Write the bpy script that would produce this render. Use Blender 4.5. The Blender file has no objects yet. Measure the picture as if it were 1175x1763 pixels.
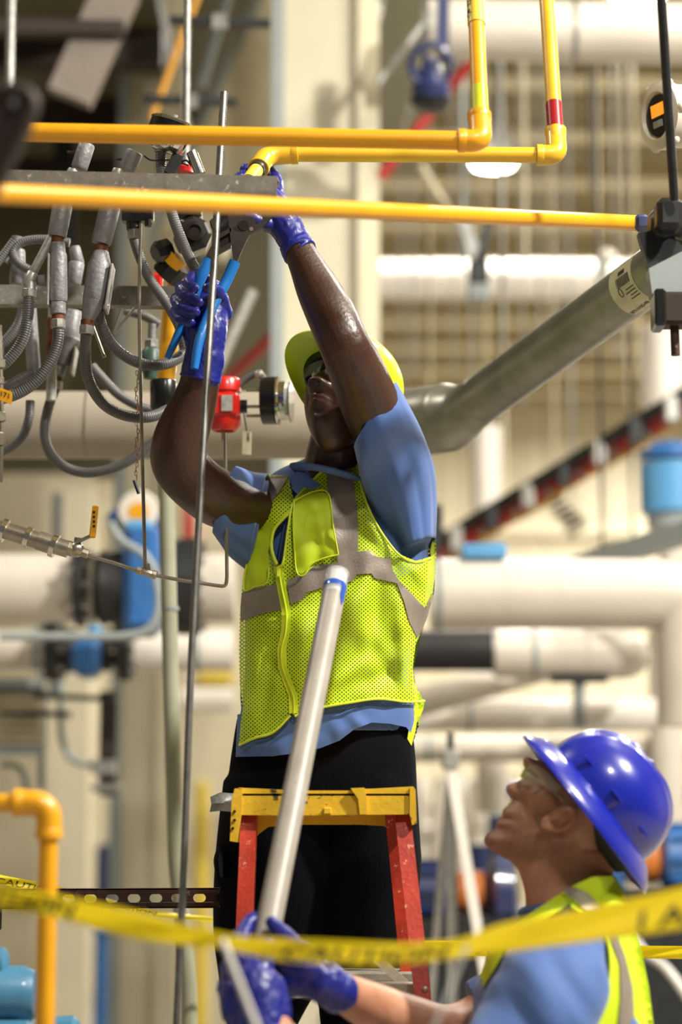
import bpy, math, random
from math import radians, sin, cos, pi, sqrt, exp
from mathutils import Vector, Matrix, noise
from mathutils.geometry import delaunay_2d_cdt
random.seed(7)
C = bpy.context.scene.collection

# ---------------------------------------------------------------- camera, world, lights, exposure
PIT, CZ, FP = radians(8), 1.5, 85 / 36 * 1763
cam_data = bpy.data.cameras.new('camera'); cam = bpy.data.objects.new('camera', cam_data); C.objects.link(cam)
cam.location = (0, 0, CZ); cam.rotation_euler = (radians(90) + PIT, 0, 0)
cam_data.sensor_fit = 'VERTICAL'; cam_data.sensor_height = 36; cam_data.sensor_width = 24; cam_data.lens = 85
cam_data.clip_end = 100
cam_data.dof.use_dof = True; cam_data.dof.focus_distance = 4.85; cam_data.dof.aperture_fstop = 1.7; cam_data.dof.aperture_blades = 0
sc = bpy.context.scene; sc.camera = cam
w = bpy.data.worlds.new('hall_ambience'); sc.world = w; w.use_nodes = True
w.node_tree.nodes['Background'].inputs[0].default_value = (1.0, .95, .86, 1)
w.node_tree.nodes['Background'].inputs[1].default_value = 0.16
sc.view_settings.view_transform = 'Standard'; sc.view_settings.look = 'None'
sc.view_settings.exposure = -0.3; sc.view_settings.gamma = 1.0; sc.view_settings.use_curve_mapping = False

def area(loc, size, power, target=None, col=(1, .95, .86), spread=pi):
    l = bpy.data.lights.new('high_bay_and_fill_light', 'AREA'); l.shape = 'DISK'; l.size = size; l.energy = power; l.color = col; l.spread = spread
    o = bpy.data.objects.new('high_bay_and_fill_light', l); C.objects.link(o); o.location = loc
    d = (Vector(target) - Vector(loc)) if target else Vector((0, 0, -1))
    o.rotation_euler = d.to_track_quat('-Z', 'Y').to_euler(); o['kind'] = 'structure'
    return o
KEY = (3.9, 2.9, 6.15)
area(KEY, .3, 840, (0, 4.9, 1.8))
area((1.6, .4, 5.9), .5, 170, (.3, 4.2, 1.6))  # fill lamp added over the camera area to brighten tape and faces
area((-2.8, 5.6, 5.9), .5, 90)
area((2.2, 7.2, 6.0), .5, 150)
for (x, y, p) in ((3.5, 9.5, 250), (0.9, 13, 260), (5.5, 14, 320), (1.4, 18, 360), (6.0, 19.5, 360), (3.5, 23.5, 360), (-1.2, 23, 330)):
    area((x, y, 6.0), .6, p)

# ---------------------------------------------------------------- helpers
def W(px, py, Y):
    "the world point at distance Y that pixel (px, py) of the 1175 x 1763 frame looks at"
    u = (px - 587.5) / FP; v = (881.5 - py) / FP
    t = Y / (cos(PIT) - v * sin(PIT))
    return Vector((u * t, Y, CZ + (sin(PIT) + v * cos(PIT)) * t))
def S(n, Y): return n / FP * Y

MATS = {}
def lin(c): return tuple(((x / 255) / 12.92 if x / 255 <= .04045 else ((x / 255 + .055) / 1.055) ** 2.4) for x in c)
def mat(name, rgb, rough=.5, metal=0, var=.12, scale=8, bump=0, bscale=60, rgb2=None, spots=None, alpha=None, trans=0, coat=0, emit=0, sheen=0, ribs=0, sss=0, tint=False, thin=0, spec=.5):
    m = bpy.data.materials.new(name); m.use_nodes = True; MATS[name] = m
    nt = m.node_tree; N = nt.nodes; K = nt.links; b = N['Principled BSDF']
    b.inputs['Roughness'].default_value = rough; b.inputs['Metallic'].default_value = metal
    b.inputs['Specular IOR Level'].default_value = spec
    tc = N.new('ShaderNodeTexCoord')
    c1 = lin(rgb); c2 = lin(rgb2) if rgb2 else tuple(x * (1 - var * 1.6) for x in c1)
    nz = N.new('ShaderNodeTexNoise'); nz.inputs['Scale'].default_value = scale; nz.inputs['Detail'].default_value = 5; nz.inputs['Roughness'].default_value = .6
    K.new(tc.outputs['Object'], nz.inputs['Vector'])
    rp = N.new('ShaderNodeValToRGB'); rp.color_ramp.elements[0].position = .35; rp.color_ramp.elements[1].position = .65
    rp.color_ramp.elements[0].color = (*c2, 1); rp.color_ramp.elements[1].color = (*c1, 1)
    K.new(nz.outputs['Fac'], rp.inputs['Fac']); out = rp.outputs['Color']
    if spots:                       # (rgb, scale, threshold)
        n2 = N.new('ShaderNodeTexNoise'); n2.inputs['Scale'].default_value = spots[1]; n2.inputs['Detail'].default_value = 6; n2.inputs['Roughness'].default_value = .7
        K.new(tc.outputs['Object'], n2.inputs['Vector'])
        r2 = N.new('ShaderNodeValToRGB'); r2.color_ramp.elements[0].position = spots[2]; r2.color_ramp.elements[1].position = spots[2] + .05
        r2.color_ramp.elements[0].color = (0, 0, 0, 1); r2.color_ramp.elements[1].color = (1, 1, 1, 1)
        K.new(n2.outputs['Fac'], r2.inputs['Fac'])
        mx = N.new('ShaderNodeMix'); mx.data_type = 'RGBA'
        K.new(r2.outputs['Color'], mx.inputs[0]); K.new(out, mx.inputs[6]); mx.inputs[7].default_value = (*lin(spots[0]), 1); out = mx.outputs[2]
    if tint:
        at = N.new('ShaderNodeAttribute'); at.attribute_name = 'tint'
        mt = N.new('ShaderNodeMix'); mt.data_type = 'RGBA'; mt.blend_type = 'MULTIPLY'; mt.inputs[0].default_value = 1
        K.new(out, mt.inputs[6]); K.new(at.outputs['Color'], mt.inputs[7]); out = mt.outputs[2]
    K.new(out, b.inputs['Base Color'])
    if thin:                        # thin sheet that lets light through
        tl = N.new('ShaderNodeBsdfTranslucent'); K.new(out, tl.inputs[0]); ms = N.new('ShaderNodeMixShader'); ms.inputs[0].default_value = thin
        K.new(b.outputs[0], ms.inputs[1]); K.new(tl.outputs[0], ms.inputs[2]); K.new(ms.outputs[0], N['Material Output'].inputs[0])
    hgt = None
    if bump:
        n3 = N.new('ShaderNodeTexNoise'); n3.inputs['Scale'].default_value = bscale; n3.inputs['Detail'].default_value = 4
        K.new(tc.outputs['Object'], n3.inputs['Vector']); hgt = n3.outputs['Fac']
        bp = N.new('ShaderNodeBump'); bp.inputs['Strength'].default_value = bump; bp.inputs['Distance'].default_value = .01
        K.new(hgt, bp.inputs['Height']); K.new(bp.outputs[0], b.inputs['Normal'])
    if ribs:                        # ring ribs along the UV length of a tube, ribs = pitch in metres
        uv = N.new('ShaderNodeUVMap'); sp = N.new('ShaderNodeSeparateXYZ'); K.new(uv.outputs[0], sp.inputs[0])
        ml = N.new('ShaderNodeMath'); ml.operation = 'MULTIPLY'; ml.inputs[1].default_value = 2 * pi / ribs; K.new(sp.outputs[1], ml.inputs[0])
        sn = N.new('ShaderNodeMath'); sn.operation = 'SINE'; K.new(ml.outputs[0], sn.inputs[0])
        bp = N.new('ShaderNodeBump'); bp.inputs['Strength'].default_value = .6; bp.inputs['Distance'].default_value = .0005
        K.new(sn.outputs[0], bp.inputs['Height']); K.new(bp.outputs[0], b.inputs['Normal'])
    if trans: b.inputs['Transmission Weight'].default_value = trans; b.inputs['IOR'].default_value = 1.3
    if coat: b.inputs['Coat Weight'].default_value = coat; b.inputs['Coat Roughness'].default_value = .08
    if sss: b.inputs['Subsurface Weight'].default_value = sss; b.inputs['Subsurface Scale'].default_value = .01
    if sheen: b.inputs['Sheen Weight'].default_value = sheen
    if emit:
        b.inputs['Emission Strength'].default_value = emit; b.inputs['Emission Color'].default_value = (*c1, 1)
    if alpha == 'holes':            # knitted mesh fabric: staggered round holes in UV space
        uv = N.new('ShaderNodeUVMap'); sp = N.new('ShaderNodeSeparateXYZ'); K.new(uv.outputs[0], sp.inputs[0])
        ss = []
        for k, pit in ((0, .0088), (1, .0078)):
            ml = N.new('ShaderNodeMath'); ml.operation = 'MULTIPLY'; ml.inputs[1].default_value = 2 * pi / pit; K.new(sp.outputs[k], ml.inputs[0])
            sn = N.new('ShaderNodeMath'); sn.operation = 'SINE'; K.new(ml.outputs[0], sn.inputs[0]); ss.append(sn)
        pr = N.new('ShaderNodeMath'); pr.operation = 'MULTIPLY'; K.new(ss[0].outputs[0], pr.inputs[0]); K.new(ss[1].outputs[0], pr.inputs[1])
        gt = N.new('ShaderNodeMath'); gt.operation = 'LESS_THAN'; gt.inputs[1].default_value = .50; K.new(pr.outputs[0], gt.inputs[0])
        K.new(gt.outputs[0], b.inputs['Alpha'])
    elif alpha is not None: b.inputs['Alpha'].default_value = alpha
    return m

class MB:
    def __init__(s): s.v = []; s.f = []; s.uv = {}
    def tube(s, P, R, n=16, cap=True, rb=None, closed=False):
        "P points, R radius (number or list); rb: depth-direction radius list"
        P = [Vector(p) for p in P]; m = len(P)
        if not isinstance(R, (list, tuple)): R = [R] * m
        if rb is None: rb = R
        elif not isinstance(rb, (list, tuple)): rb = [rb] * m
        b0 = len(s.v); L = 0; prev = None; base = len(s.v)
        for i in range(m):
            t = (P[min(i + 1, m - 1)] - P[max(i - 1, 0)])
            if t.length < 1e-9: t = Vector((0, 0, 1))
            t.normalize()
            if prev is None:
                a = Vector((0, 1, 0)) if abs(t.y) < .9 else Vector((1, 0, 0))
                nn = t.cross(a).normalized()
            else:
                nn = (prev - t * prev.dot(t)).normalized()
            prev = nn; bb = t.cross(nn)
            if i: L += (P[i] - P[i - 1]).length
            for k in range(n):
                an = 2 * pi * k / n
                s.uv[len(s.v)] = (k / n, L)
                s.v.append(P[i] + nn * (R[i] * cos(an)) + bb * (rb[i] * sin(an)))
        for i in range(m - 1):
            for k in range(n):
                k2 = (k + 1) % n
                s.f.append((b0 + i * n + k, b0 + i * n + k2, b0 + (i + 1) * n + k2, b0 + (i + 1) * n + k))
        if cap:
            s.f.append(tuple(b0 + k for k in reversed(range(n)))); s.f.append(tuple(b0 + (m - 1) * n + k for k in range(n)))
        return s
    def cyl(s, a, b, r, r2=None, n=20): return s.tube([a, b], [r, r if r2 is None else r2], n)
    def turn(s, a, axis, prof, n=24):
        "lathe: prof = [(distance along axis, radius)]"
        a = Vector(a); axis = Vector(axis).normalized()
        q = Vector((0, 1, 0)) if abs(axis.y) < .9 else Vector((1, 0, 0)); u = axis.cross(q).normalized(); w_ = axis.cross(u); b0 = len(s.v); m = len(prof)
        for h, r in prof:
            for k in range(n): s.uv[len(s.v)] = (k / n, h); s.v.append(a + axis * h + (u * cos(2 * pi * k / n) + w_ * sin(2 * pi * k / n)) * max(r, 1e-5))
        for i in range(m - 1):
            for k in range(n): k2 = (k + 1) % n; s.f.append((b0 + i * n + k, b0 + i * n + k2, b0 + (i + 1) * n + k2, b0 + (i + 1) * n + k))
        s.f.append(tuple(b0 + k for k in reversed(range(n)))); s.f.append(tuple(b0 + (m - 1) * n + k for k in range(n)))
        return s
    def box(s, c, size, rot=None, bev=0):
        c = Vector(c); h = Vector(size) / 2; R = rot if rot is not None else Matrix.Identity(3)
        b0 = len(s.v)
        if bev <= 0:
            for x in (-1, 1):
                for y in (-1, 1):
                    for z in (-1, 1): s.v.append(c + R @ Vector((x * h.x, y * h.y, z * h.z)))
            for q in ((0, 1, 3, 2), (4, 6, 7, 5), (0, 4, 5, 1), (2, 3, 7, 6), (0, 2, 6, 4), (1, 5, 7, 3)): s.f.append(tuple(b0 + i for i in q))
        else:
            e = min(bev, min(h) * .9); idx = {}
            for x in (-1, 1):
                for y in (-1, 1):
                    for z in (-1, 1):
                        for ax in range(3):
                            q = [x * h.x, y * h.y, z * h.z]
                            for a2 in range(3):
                                if a2 != ax: q[a2] -= e * (x, y, z)[a2]
                            idx[(x, y, z, ax)] = len(s.v); s.v.append(c + R @ Vector(q))
            for ax in range(3):
                o = [i for i in range(3) if i != ax]
                for sg in (-1, 1):
                    ring = []
                    for (p, q) in ((-1, -1), (1, -1), (1, 1), (-1, 1)):
                        k = [0, 0, 0]; k[ax] = sg; k[o[0]] = p; k[o[1]] = q; ring.append(idx[(*k, ax)])
                    s.f.append(tuple(ring))
            for ax in range(3):
                o = [i for i in range(3) if i != ax]
                for p in (-1, 1):
                    for q in (-1, 1):
                        ka = [0, 0, 0]; kb = [0, 0, 0]; ka[ax] = -1; kb[ax] = 1; ka[o[0]] = kb[o[0]] = p; ka[o[1]] = kb[o[1]] = q
                        s.f.append((idx[(*ka, o[0])], idx[(*kb, o[0])], idx[(*kb, o[1])], idx[(*ka, o[1])]))
            for x in (-1, 1):
                for y in (-1, 1):
                    for z in (-1, 1): s.f.append(tuple(idx[(x, y, z, a)] for a in range(3)))
        return s
    def bar(s, a, b, w_, d_, up=(0, 1, 0), bev=0):
        "rectangular bar from a to b, width w_ across, depth d_ along up"
        a = Vector(a); b = Vector(b); t = (b - a); L = t.length; t.normalize(); up = Vector(up)
        u = (up - t * up.dot(t)).normalized(); n = t.cross(u)
        return s.box((a + b) / 2, (L, w_, d_), Matrix((t, n, u)).transposed(), bev)
    def ball(s, c, r, nu=16, nv=10, rot=None):
        c = Vector(c); r = Vector(r) if isinstance(r, (list, tuple, Vector)) else Vector((r, r, r)); R = rot or Matrix.Identity(3); b0 = len(s.v)
        for j in range(1, nv):
            th = pi * j / nv
            for i in range(nu):
                ph = 2 * pi * i / nu; s.v.append(c + R @ Vector((r.x * sin(th) * cos(ph), r.y * sin(th) * sin(ph), r.z * cos(th))))
        top = len(s.v); s.v.append(c + R @ Vector((0, 0, r.z))); s.v.append(c - R @ Vector((0, 0, r.z)))
        for j in range(nv - 2):
            for i in range(nu):
                i2 = (i + 1) % nu; s.f.append((b0 + j * nu + i, b0 + (j + 1) * nu + i, b0 + (j + 1) * nu + i2, b0 + j * nu + i2))
        for i in range(nu):
            i2 = (i + 1) % nu; s.f.append((top, b0 + i, b0 + i2)); s.f.append((top + 1, b0 + (nv - 2) * nu + i2, b0 + (nv - 2) * nu + i))
        return s
    def prism(s, pts, d):
        "pts: world-space outline of a flat face; d: vector to the back face"
        b0 = len(s.v); n = len(pts); d = Vector(d)
        for p in pts: s.v.append(Vector(p))
        for p in pts: s.v.append(Vector(p) + d)
        s.f.append(tuple(b0 + i for i in range(n))); s.f.append(tuple(b0 + n + i for i in reversed(range(n))))
        for i in range(n): j = (i + 1) % n; s.f.append((b0 + i, b0 + n + i, b0 + n + j, b0 + j))
        return s
    def loft(s, st, n=28, p=2.0, sub=4, cap=True):
        "st: stations (ax, ay, bx, by, Y, half depth in m[, Y of b]): an ellipse through two silhouette pixels; Catmull-Rom between"
        st = [tuple(x) if len(x) == 7 else (*x, x[4]) for x in st]; rows = []
        for i in range(len(st) - 1):
            q = [st[max(i - 1, 0)], st[i], st[i + 1], st[min(i + 2, len(st) - 1)]]
            for k in range(sub):
                t = k / sub
                rows.append([.5 * (2 * q[1][j] + (q[2][j] - q[0][j]) * t + (2 * q[0][j] - 5 * q[1][j] + 4 * q[2][j] - q[3][j]) * t * t + (3 * q[1][j] - q[0][j] - 3 * q[2][j] + q[3][j]) * t ** 3) for j in range(7)])
        rows.append(st[-1]); b0 = len(s.v)
        for r in rows:
            A = W(r[0], r[1], r[4]); B = W(r[2], r[3], r[6]); c = (A + B) / 2; h = (B - A) / 2
            for k in range(n):
                an = 2 * pi * k / n; ca, sa = cos(an), sin(an); e = 2 / p
                x = abs(ca) ** e * (1 if ca >= 0 else -1); y = abs(sa) ** e * (1 if sa >= 0 else -1)
                s.v.append(c + h * x + Vector((0, y * r[5], 0)))
        m = len(rows)
        for i in range(m - 1):
            for k in range(n):
                k2 = (k + 1) % n; s.f.append((b0 + i * n + k, b0 + i * n + k2, b0 + (i + 1) * n + k2, b0 + (i + 1) * n + k))
        if cap: s.f.append(tuple(b0 + k for k in reversed(range(n)))); s.f.append(tuple(b0 + (m - 1) * n + k for k in range(n)))
        return s
    def chain(s, pts, n=14, sub=5, flat=1.0):
        "pts: (px, py, Y, r_px): round-ended smooth limb"
        q = []
        for i in range(len(pts) - 1):
            a = [pts[max(i - 1, 0)], pts[i], pts[i + 1], pts[min(i + 2, len(pts) - 1)]]
            for k in range(sub):
                t = k / sub
                q.append([.5 * (2 * a[1][j] + (a[2][j] - a[0][j]) * t + (2 * a[0][j] - 5 * a[1][j] + 4 * a[2][j] - a[3][j]) * t * t + (3 * a[1][j] - a[0][j] - 3 * a[2][j] + a[3][j]) * t ** 3) for j in range(4)])
        q.append(pts[-1])
        P = [W(*x[:3]) for x in q]; R = [S(x[3], x[2]) for x in q]
        d0 = (P[0] - P[1]).normalized(); d1 = (P[-1] - P[-2]).normalized()
        h = [(P[0] + d0 * (R[0] * sin(a)), R[0] * cos(a)) for a in (1.5, 1.2, .8, .4)]
        g = [(P[-1] + d1 * (R[-1] * sin(a)), R[-1] * cos(a)) for a in (.4, .8, 1.2, 1.5)]
        P2 = [x[0] for x in h] + P + [x[0] for x in g]; R2 = [x[1] for x in h] + R + [x[1] for x in g]
        return s.tube(P2, R2, n, rb=[r * flat for r in R2])

def make_mesh(name, mb, smooth=True, ang=38):
    me = bpy.data.meshes.new(name); me.from_pydata([tuple(v) for v in mb.v], [], mb.f)
    if mb.uv:
        ul = me.uv_layers.new(name='UVMap'); d = mb.uv
        for lp in me.loops: ul.data[lp.index].uv = d.get(lp.vertex_index, (0, 0))
    me.validate(); me.update()
    if smooth:
        me.polygons.foreach_set('use_smooth', [True] * len(me.polygons)); me.set_sharp_from_angle(angle=radians(ang))
    return me
def obj(name, mb, m, parent=None, label=None, cat=None, group=None, kind=None, smooth=True, ang=38, fixn=False):
    me = mb if isinstance(mb, bpy.types.Mesh) else make_mesh(name, mb, smooth, ang)
    if fixn:
        import bmesh
        bm = bmesh.new(); bm.from_mesh(me); bmesh.ops.recalc_face_normals(bm, faces=bm.faces); bm.to_mesh(me); bm.free()
    me.materials.append(MATS[m] if isinstance(m, str) else m)
    o = bpy.data.objects.new(name, me); C.objects.link(o)
    return tag(o, label, cat, group, kind, parent)
def tag(o, label=None, cat=None, group=None, kind=None, parent=None):
    if parent is not None: o.parent = parent
    for k, v in (('label', label), ('category', cat), ('group', group), ('kind', kind)):
        if v: o[k] = v
    return o
def thing(name, label, cat, group=None):
    return tag(bpy.data.objects.new(name, None), label, cat, group) if False else _thing(name, label, cat, group)
def _thing(name, label, cat, group):
    o = bpy.data.objects.new(name, None); o.empty_display_size = .05; C.objects.link(o); return tag(o, label, cat, group)
def dup(o, off, label=None, parent=None):
    c = o.copy(); C.objects.link(c); c.parent = parent
    if parent is None: c.location = o.location + Vector(off)
    if label: c['label'] = label
    for ch in list(o.children): dup(ch, (0, 0, 0), None, c)
    return c
def fillet(pts, r, n=7):
    P = [Vector(p) for p in pts]; out = [P[0]]
    for i in range(1, len(P) - 1):
        a = (P[i - 1] - P[i]); b = (P[i + 1] - P[i]); q = min(r, a.length * .49, b.length * .49)
        s0 = P[i] + a.normalized() * q; s1 = P[i] + b.normalized() * q
        for k in range(n + 1):
            t = k / n; out.append(s0 * (1 - t) ** 2 + P[i] * 2 * t * (1 - t) + s1 * t * t)
    out.append(P[-1]); return out
def spline(P, sub=8):
    P = [Vector(p) for p in P]; out = []
    for i in range(len(P) - 1):
        a, b, c, d = P[max(i - 1, 0)], P[i], P[i + 1], P[min(i + 2, len(P) - 1)]
        for k in range(sub):
            t = k / sub; out.append(.5 * (2 * b + (c - a) * t + (2 * a - 5 * b + 4 * c - d) * t * t + (3 * b - a - 3 * c + d) * t ** 3))
    out.append(P[-1]); return out
def blob(mb, voxel=.004, smooth=6, name='blob'):
    "fuse overlapping closed pieces into one continuous surface"
    me = bpy.data.meshes.new(name); me.from_pydata([tuple(v) for v in mb.v], [], mb.f)
    import bmesh
    bm = bmesh.new(); bm.from_mesh(me); bmesh.ops.recalc_face_normals(bm, faces=bm.faces); bm.to_mesh(me); bm.free()
    o = bpy.data.objects.new(name, me); C.objects.link(o)
    r = o.modifiers.new('r', 'REMESH'); r.mode = 'VOXEL'; r.voxel_size = voxel; r.use_smooth_shade = True
    s = o.modifiers.new('s', 'SMOOTH'); s.iterations = smooth; s.factor = .5
    dg = bpy.context.evaluated_depsgraph_get(); me2 = bpy.data.meshes.new_from_object(o.evaluated_get(dg))
    bpy.data.objects.remove(o); bpy.data.meshes.remove(me); me2.materials.clear()
    me2.polygons.foreach_set('use_smooth', [True] * len(me2.polygons)); return me2
def paint(me, fn):
    ca = me.color_attributes.new('tint', 'FLOAT_COLOR', 'POINT')
    for i, v in enumerate(me.vertices): ca.data[i].color = (*fn(v.co), 1)
    return me
def inside(x, y, poly):
    c = False; n = len(poly)
    for i in range(n):
        x1, y1 = poly[i]; x2, y2 = poly[i - 1]
        if (y1 > y) != (y2 > y) and x < (x2 - x1) * (y - y1) / (y2 - y1) + x1: c = not c
    return c
def segd(px, py, x0, y0, x1, y1):
    dx, dy = x1 - x0, y1 - y0; L = dx * dx + dy * dy or 1; t = max(0, min(1, ((px - x0) * dx + (py - y0) * dy) / L))
    return sqrt((px - x0 - t * dx) ** 2 + (py - y0 - t * dy) ** 2), t
def resample(poly, step):
    out = []
    for i in range(len(poly)):
        a = poly[i]; b = poly[(i + 1) % len(poly)]; L = sqrt((b[0] - a[0]) ** 2 + (b[1] - a[1]) ** 2); n = max(1, int(L / step))
        for k in range(n): out.append((a[0] + (b[0] - a[0]) * k / n, a[1] + (b[1] - a[1]) * k / n))
    return out
def tri(poly, step):
    "triangulate an outline with inner points; returns points and triangles"
    pts = resample(poly, step); nb = len(pts)
    xs = [p[0] for p in poly]; ys = [p[1] for p in poly]; y = min(ys) + step * .5; r = 0
    while y < max(ys):
        x = min(xs) + (step * .5 if r % 2 else 0)
        while x < max(xs):
            if inside(x, y, poly) and min((x - q[0]) ** 2 + (y - q[1]) ** 2 for q in pts[:nb]) > (step * .55) ** 2: pts.append((x, y))
            x += step
        y += step * .87; r += 1
    v, e, f, *_ = delaunay_2d_cdt([Vector(p) for p in pts], [(i, (i + 1) % nb) for i in range(nb)], [], 1, 1e-5)
    return [(p.x, p.y) for p in v], [tuple(t) for t in f]
def crease_sum(x, y, cr):
    h = 0
    for (x0, y0, x1, y1, wd, am) in cr:
        d, t = segd(x, y, x0, y0, x1, y1)
        if d < wd * 3: h += am * exp(-(d / wd) ** 2) * (sin(pi * min(1, max(0, .12 + .76 * t))))
    return h
def drape(poly, surf, off, th=.002, step=7, cr=(), nz=.0, nsc=.02, back=False):
    "cloth cut to an outline and laid over a surface Y = surf(px, py)"
    v, f = tri(poly, step); mb = MB(); n = len(v); sg = 1 if back else -1; Yr = 5.0
    for layer in (0, 1):
        for (x, y) in v:
            h = off + crease_sum(x, y, cr) + (nz * (noise.noise((x * nsc, y * nsc, 3)) ) if nz else 0) - (th if layer else 0)
            mb.uv[len(mb.v)] = (x / 850, y / 850); mb.v.append(W(x, y, surf(x, y) + sg * h))
    cnt = {}
    for t in f:
        mb.f.append(t); mb.f.append(tuple(n + i for i in reversed(t)))
        for k in range(3):
            e = (t[k], t[(k + 1) % 3]); cnt[tuple(sorted(e))] = cnt.get(tuple(sorted(e)), []) + [e]
    for es in cnt.values():
        if len(es) == 1: a, b = es[0]; mb.f.append((b, a, n + a, n + b))
    return mb
def text_mesh(body, size, bold=False):
    cu = bpy.data.curves.new('lettering', 'FONT'); cu.body = body; cu.size = size; cu.resolution_u = 3
    if bold: cu.offset = size * .02
    o = bpy.data.objects.new('lettering', cu); C.objects.link(o); dg = bpy.context.evaluated_depsgraph_get()
    me = bpy.data.meshes.new_from_object(o.evaluated_get(dg)); bpy.data.objects.remove(o); me.materials.clear(); return me
def vert(px, py0, py1, Y):
    "two ends of a true vertical"
    m = W(px, (py0 + py1) / 2, Y); return Vector((m.x, Y, W(px, py0, Y).z)), Vector((m.x, Y, W(px, py1, Y).z))

# ---------------------------------------------------------------- materials
mat('cream_paint', (218, 208, 180), .55, var=.05, scale=2, bump=.05)
mat('column_paint', (212, 205, 178), .4, var=.06, scale=3)
mat('grey_trim', (150, 158, 158), .5, var=.05)
mat('olive_shade_paint', (92, 86, 62), .7, var=.12, scale=2)  # olive darkened so the colour itself carries the upper-left shade
mat('deck_paint', (176, 162, 118), .6, var=.12, scale=2)
mat('beam_paint', (222, 212, 182), .5, var=.08)
mat('floor_paint', (176, 168, 155), .45, var=.15, scale=1.2, bump=.05, bscale=20)
mat('insulation', (214, 206, 192), .42, var=.07, scale=4, bump=.08, bscale=14)
mat('insulation_bright', (236, 230, 220), .38, var=.05, scale=4)
mat('insulation_dull', (160, 150, 134), .5, var=.12, scale=4, bump=.1, bscale=14)
mat('black_rubber', (32, 30, 30), .6, var=.2)
mat('dark_iron', (48, 50, 52), .45, .3, var=.3, scale=30, spots=((120, 118, 112), 50, .66))
mat('galvanised', (158, 158, 154), .42, .75, var=.22, scale=26, bump=.08, bscale=90)
mat('strut_steel', (142, 138, 128), .55, .45, var=.18, scale=40, spots=((198, 192, 180), 60, .6), bump=.04, bscale=120)
mat('pipe_steel', (150, 148, 136), .36, .6, var=.2, scale=9, bump=.05)
mat('grey_enamel', (132, 132, 134), .45, .15, var=.12, scale=30, bump=.25, bscale=80)
mat('flex_conduit', (98, 98, 98), .38, .0, var=.1, ribs=.005)
mat('white_metal', (186, 184, 178), .4, .5, var=.2, scale=60, bump=.1)
mat('stainless', (176, 168, 152), .3, .85, var=.15, scale=20)
mat('chrome', (225, 222, 215), .12, 1, var=.05)
mat('rusty_thread', (128, 74, 40), .7, .3, var=.35, scale=60)
mat('threaded_steel', (140, 138, 134), .38, .8, var=.2, scale=40)
mat('yellow_pipe', (232, 164, 18), .38, 0, var=.06, scale=9, coat=.25, bump=.04, spots=((216, 150, 18), 14, .62))
mat('yellow_pipe_pale', (230, 180, 38), .38, 0, var=.06, scale=9, coat=.25, bump=.04)
mat('yellow_marker', (226, 198, 70), .4, var=.05)
mat('lime_band', (196, 200, 40), .35, var=.05)
mat('red_band', (160, 24, 34), .3, var=.08, coat=.3)
mat('red_enamel', (205, 34, 26), .32, var=.1, coat=.4)
mat('red_paint', (186, 44, 40), .5, var=.1)
mat('blue_enamel', (52, 110, 178), .4, var=.12, coat=.3)
mat('sky_blue_enamel', (92, 160, 212), .4, var=.1, coat=.2)
mat('navy_enamel', (38, 50, 98), .4, var=.15, coat=.3)
mat('pump_blue', (70, 130, 165), .4, var=.12, coat=.3)
mat('green_enamel', (60, 92, 78), .45, var=.15)
mat('orange_paint', (206, 118, 48), .5, var=.1)
mat('black_plastic', (20, 20, 21), .28, var=.2, coat=.3)
mat('black_steel', (48, 38, 32), .45, .1, var=.35, scale=20)
mat('plier_blue', (22, 110, 190), .35, var=.08, coat=.3)
mat('rust_brown', (74, 46, 36), .6, .3, var=.35, scale=14, spots=((128, 124, 116), 20, .6), bump=.3, bscale=50)
mat('hook_iron', (62, 50, 44), .6, .3, var=.3)
mat('ladder_red', (190, 52, 28), .5, var=.2, scale=12, spots=((222, 150, 128), 60, .61), bump=.12, bscale=120)
mat('ladder_yellow', (232, 186, 40), .5, var=.1, scale=10, spots=((70, 60, 40), 34, .59), bump=.12, bscale=80)
mat('aluminium', (186, 180, 166), .4, .6, var=.15, scale=30)
mat('tape_yellow', (250, 236, 44), .35, thin=.5, var=.04, scale=10, coat=.3)
mat('tape_black', (44, 44, 16), .5, var=.1)
mat('print_black', (26, 26, 26), .5, var=.05)
mat('paper', (196, 190, 160), .6, var=.12, scale=30, spots=((166, 118, 62), 24, .66))
mat('white_plastic', (226, 222, 214), .35, var=.06)
mat('pvc_grey', (162, 155, 145), .42, var=.12, scale=12, bump=.03, spots=((150, 128, 108), 24, .68))
mat('pvc_blue', (44, 86, 178), .2, var=.1, coat=.5)
mat('clear_film', (235, 240, 245), .1, alpha=.35, coat=.6)
mat('skin_dark', (66, 40, 30), .36, tint=True, var=.14, scale=10, bump=.12, bscale=160, sss=.05)
mat('skin_fair', (194, 140, 110), .48, tint=True, var=.14, scale=16, bump=.1, bscale=170, rgb2=(172, 116, 90), sss=.08)
mat('hair_short', (70, 58, 46), .8, var=.3, scale=120)
mat('lip', (150, 86, 72), .45)
mat('glove_blue', (24, 32, 128), .42, var=.12, scale=10, bump=.25, bscale=45, coat=.15)
mat('post_paint', (158, 158, 136), .5, var=.08)
mat('shirt_blue', (72, 104, 166), .75, var=.05, scale=10, sheen=.2, bump=.05, bscale=300)
mat('shirt_dark', (60, 86, 140), .8, var=.05)
mat('trouser_navy', (12, 13, 21), .95, spec=.12, var=.15, scale=8, bump=.1, bscale=200)
mat('vest_mesh', (196, 222, 24), .6, var=.06, scale=12, alpha='holes', rgb2=(184, 212, 20))
mat('vest_solid', (200, 222, 28), .6, var=.05, scale=12)
mat('vest_trim', (216, 234, 50), .5, var=.03)
mat('reflective', (142, 132, 122), .42, .2, var=.06, scale=20, bump=.1, bscale=200)
mat('hat_lime', (208, 240, 26), .35, var=.04, coat=.4)
mat('hat_blue', (22, 36, 158), .26, var=.08, scale=10, coat=.5, bump=.02)
mat('suspension', (52, 56, 48), .8, var=.2)
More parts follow.
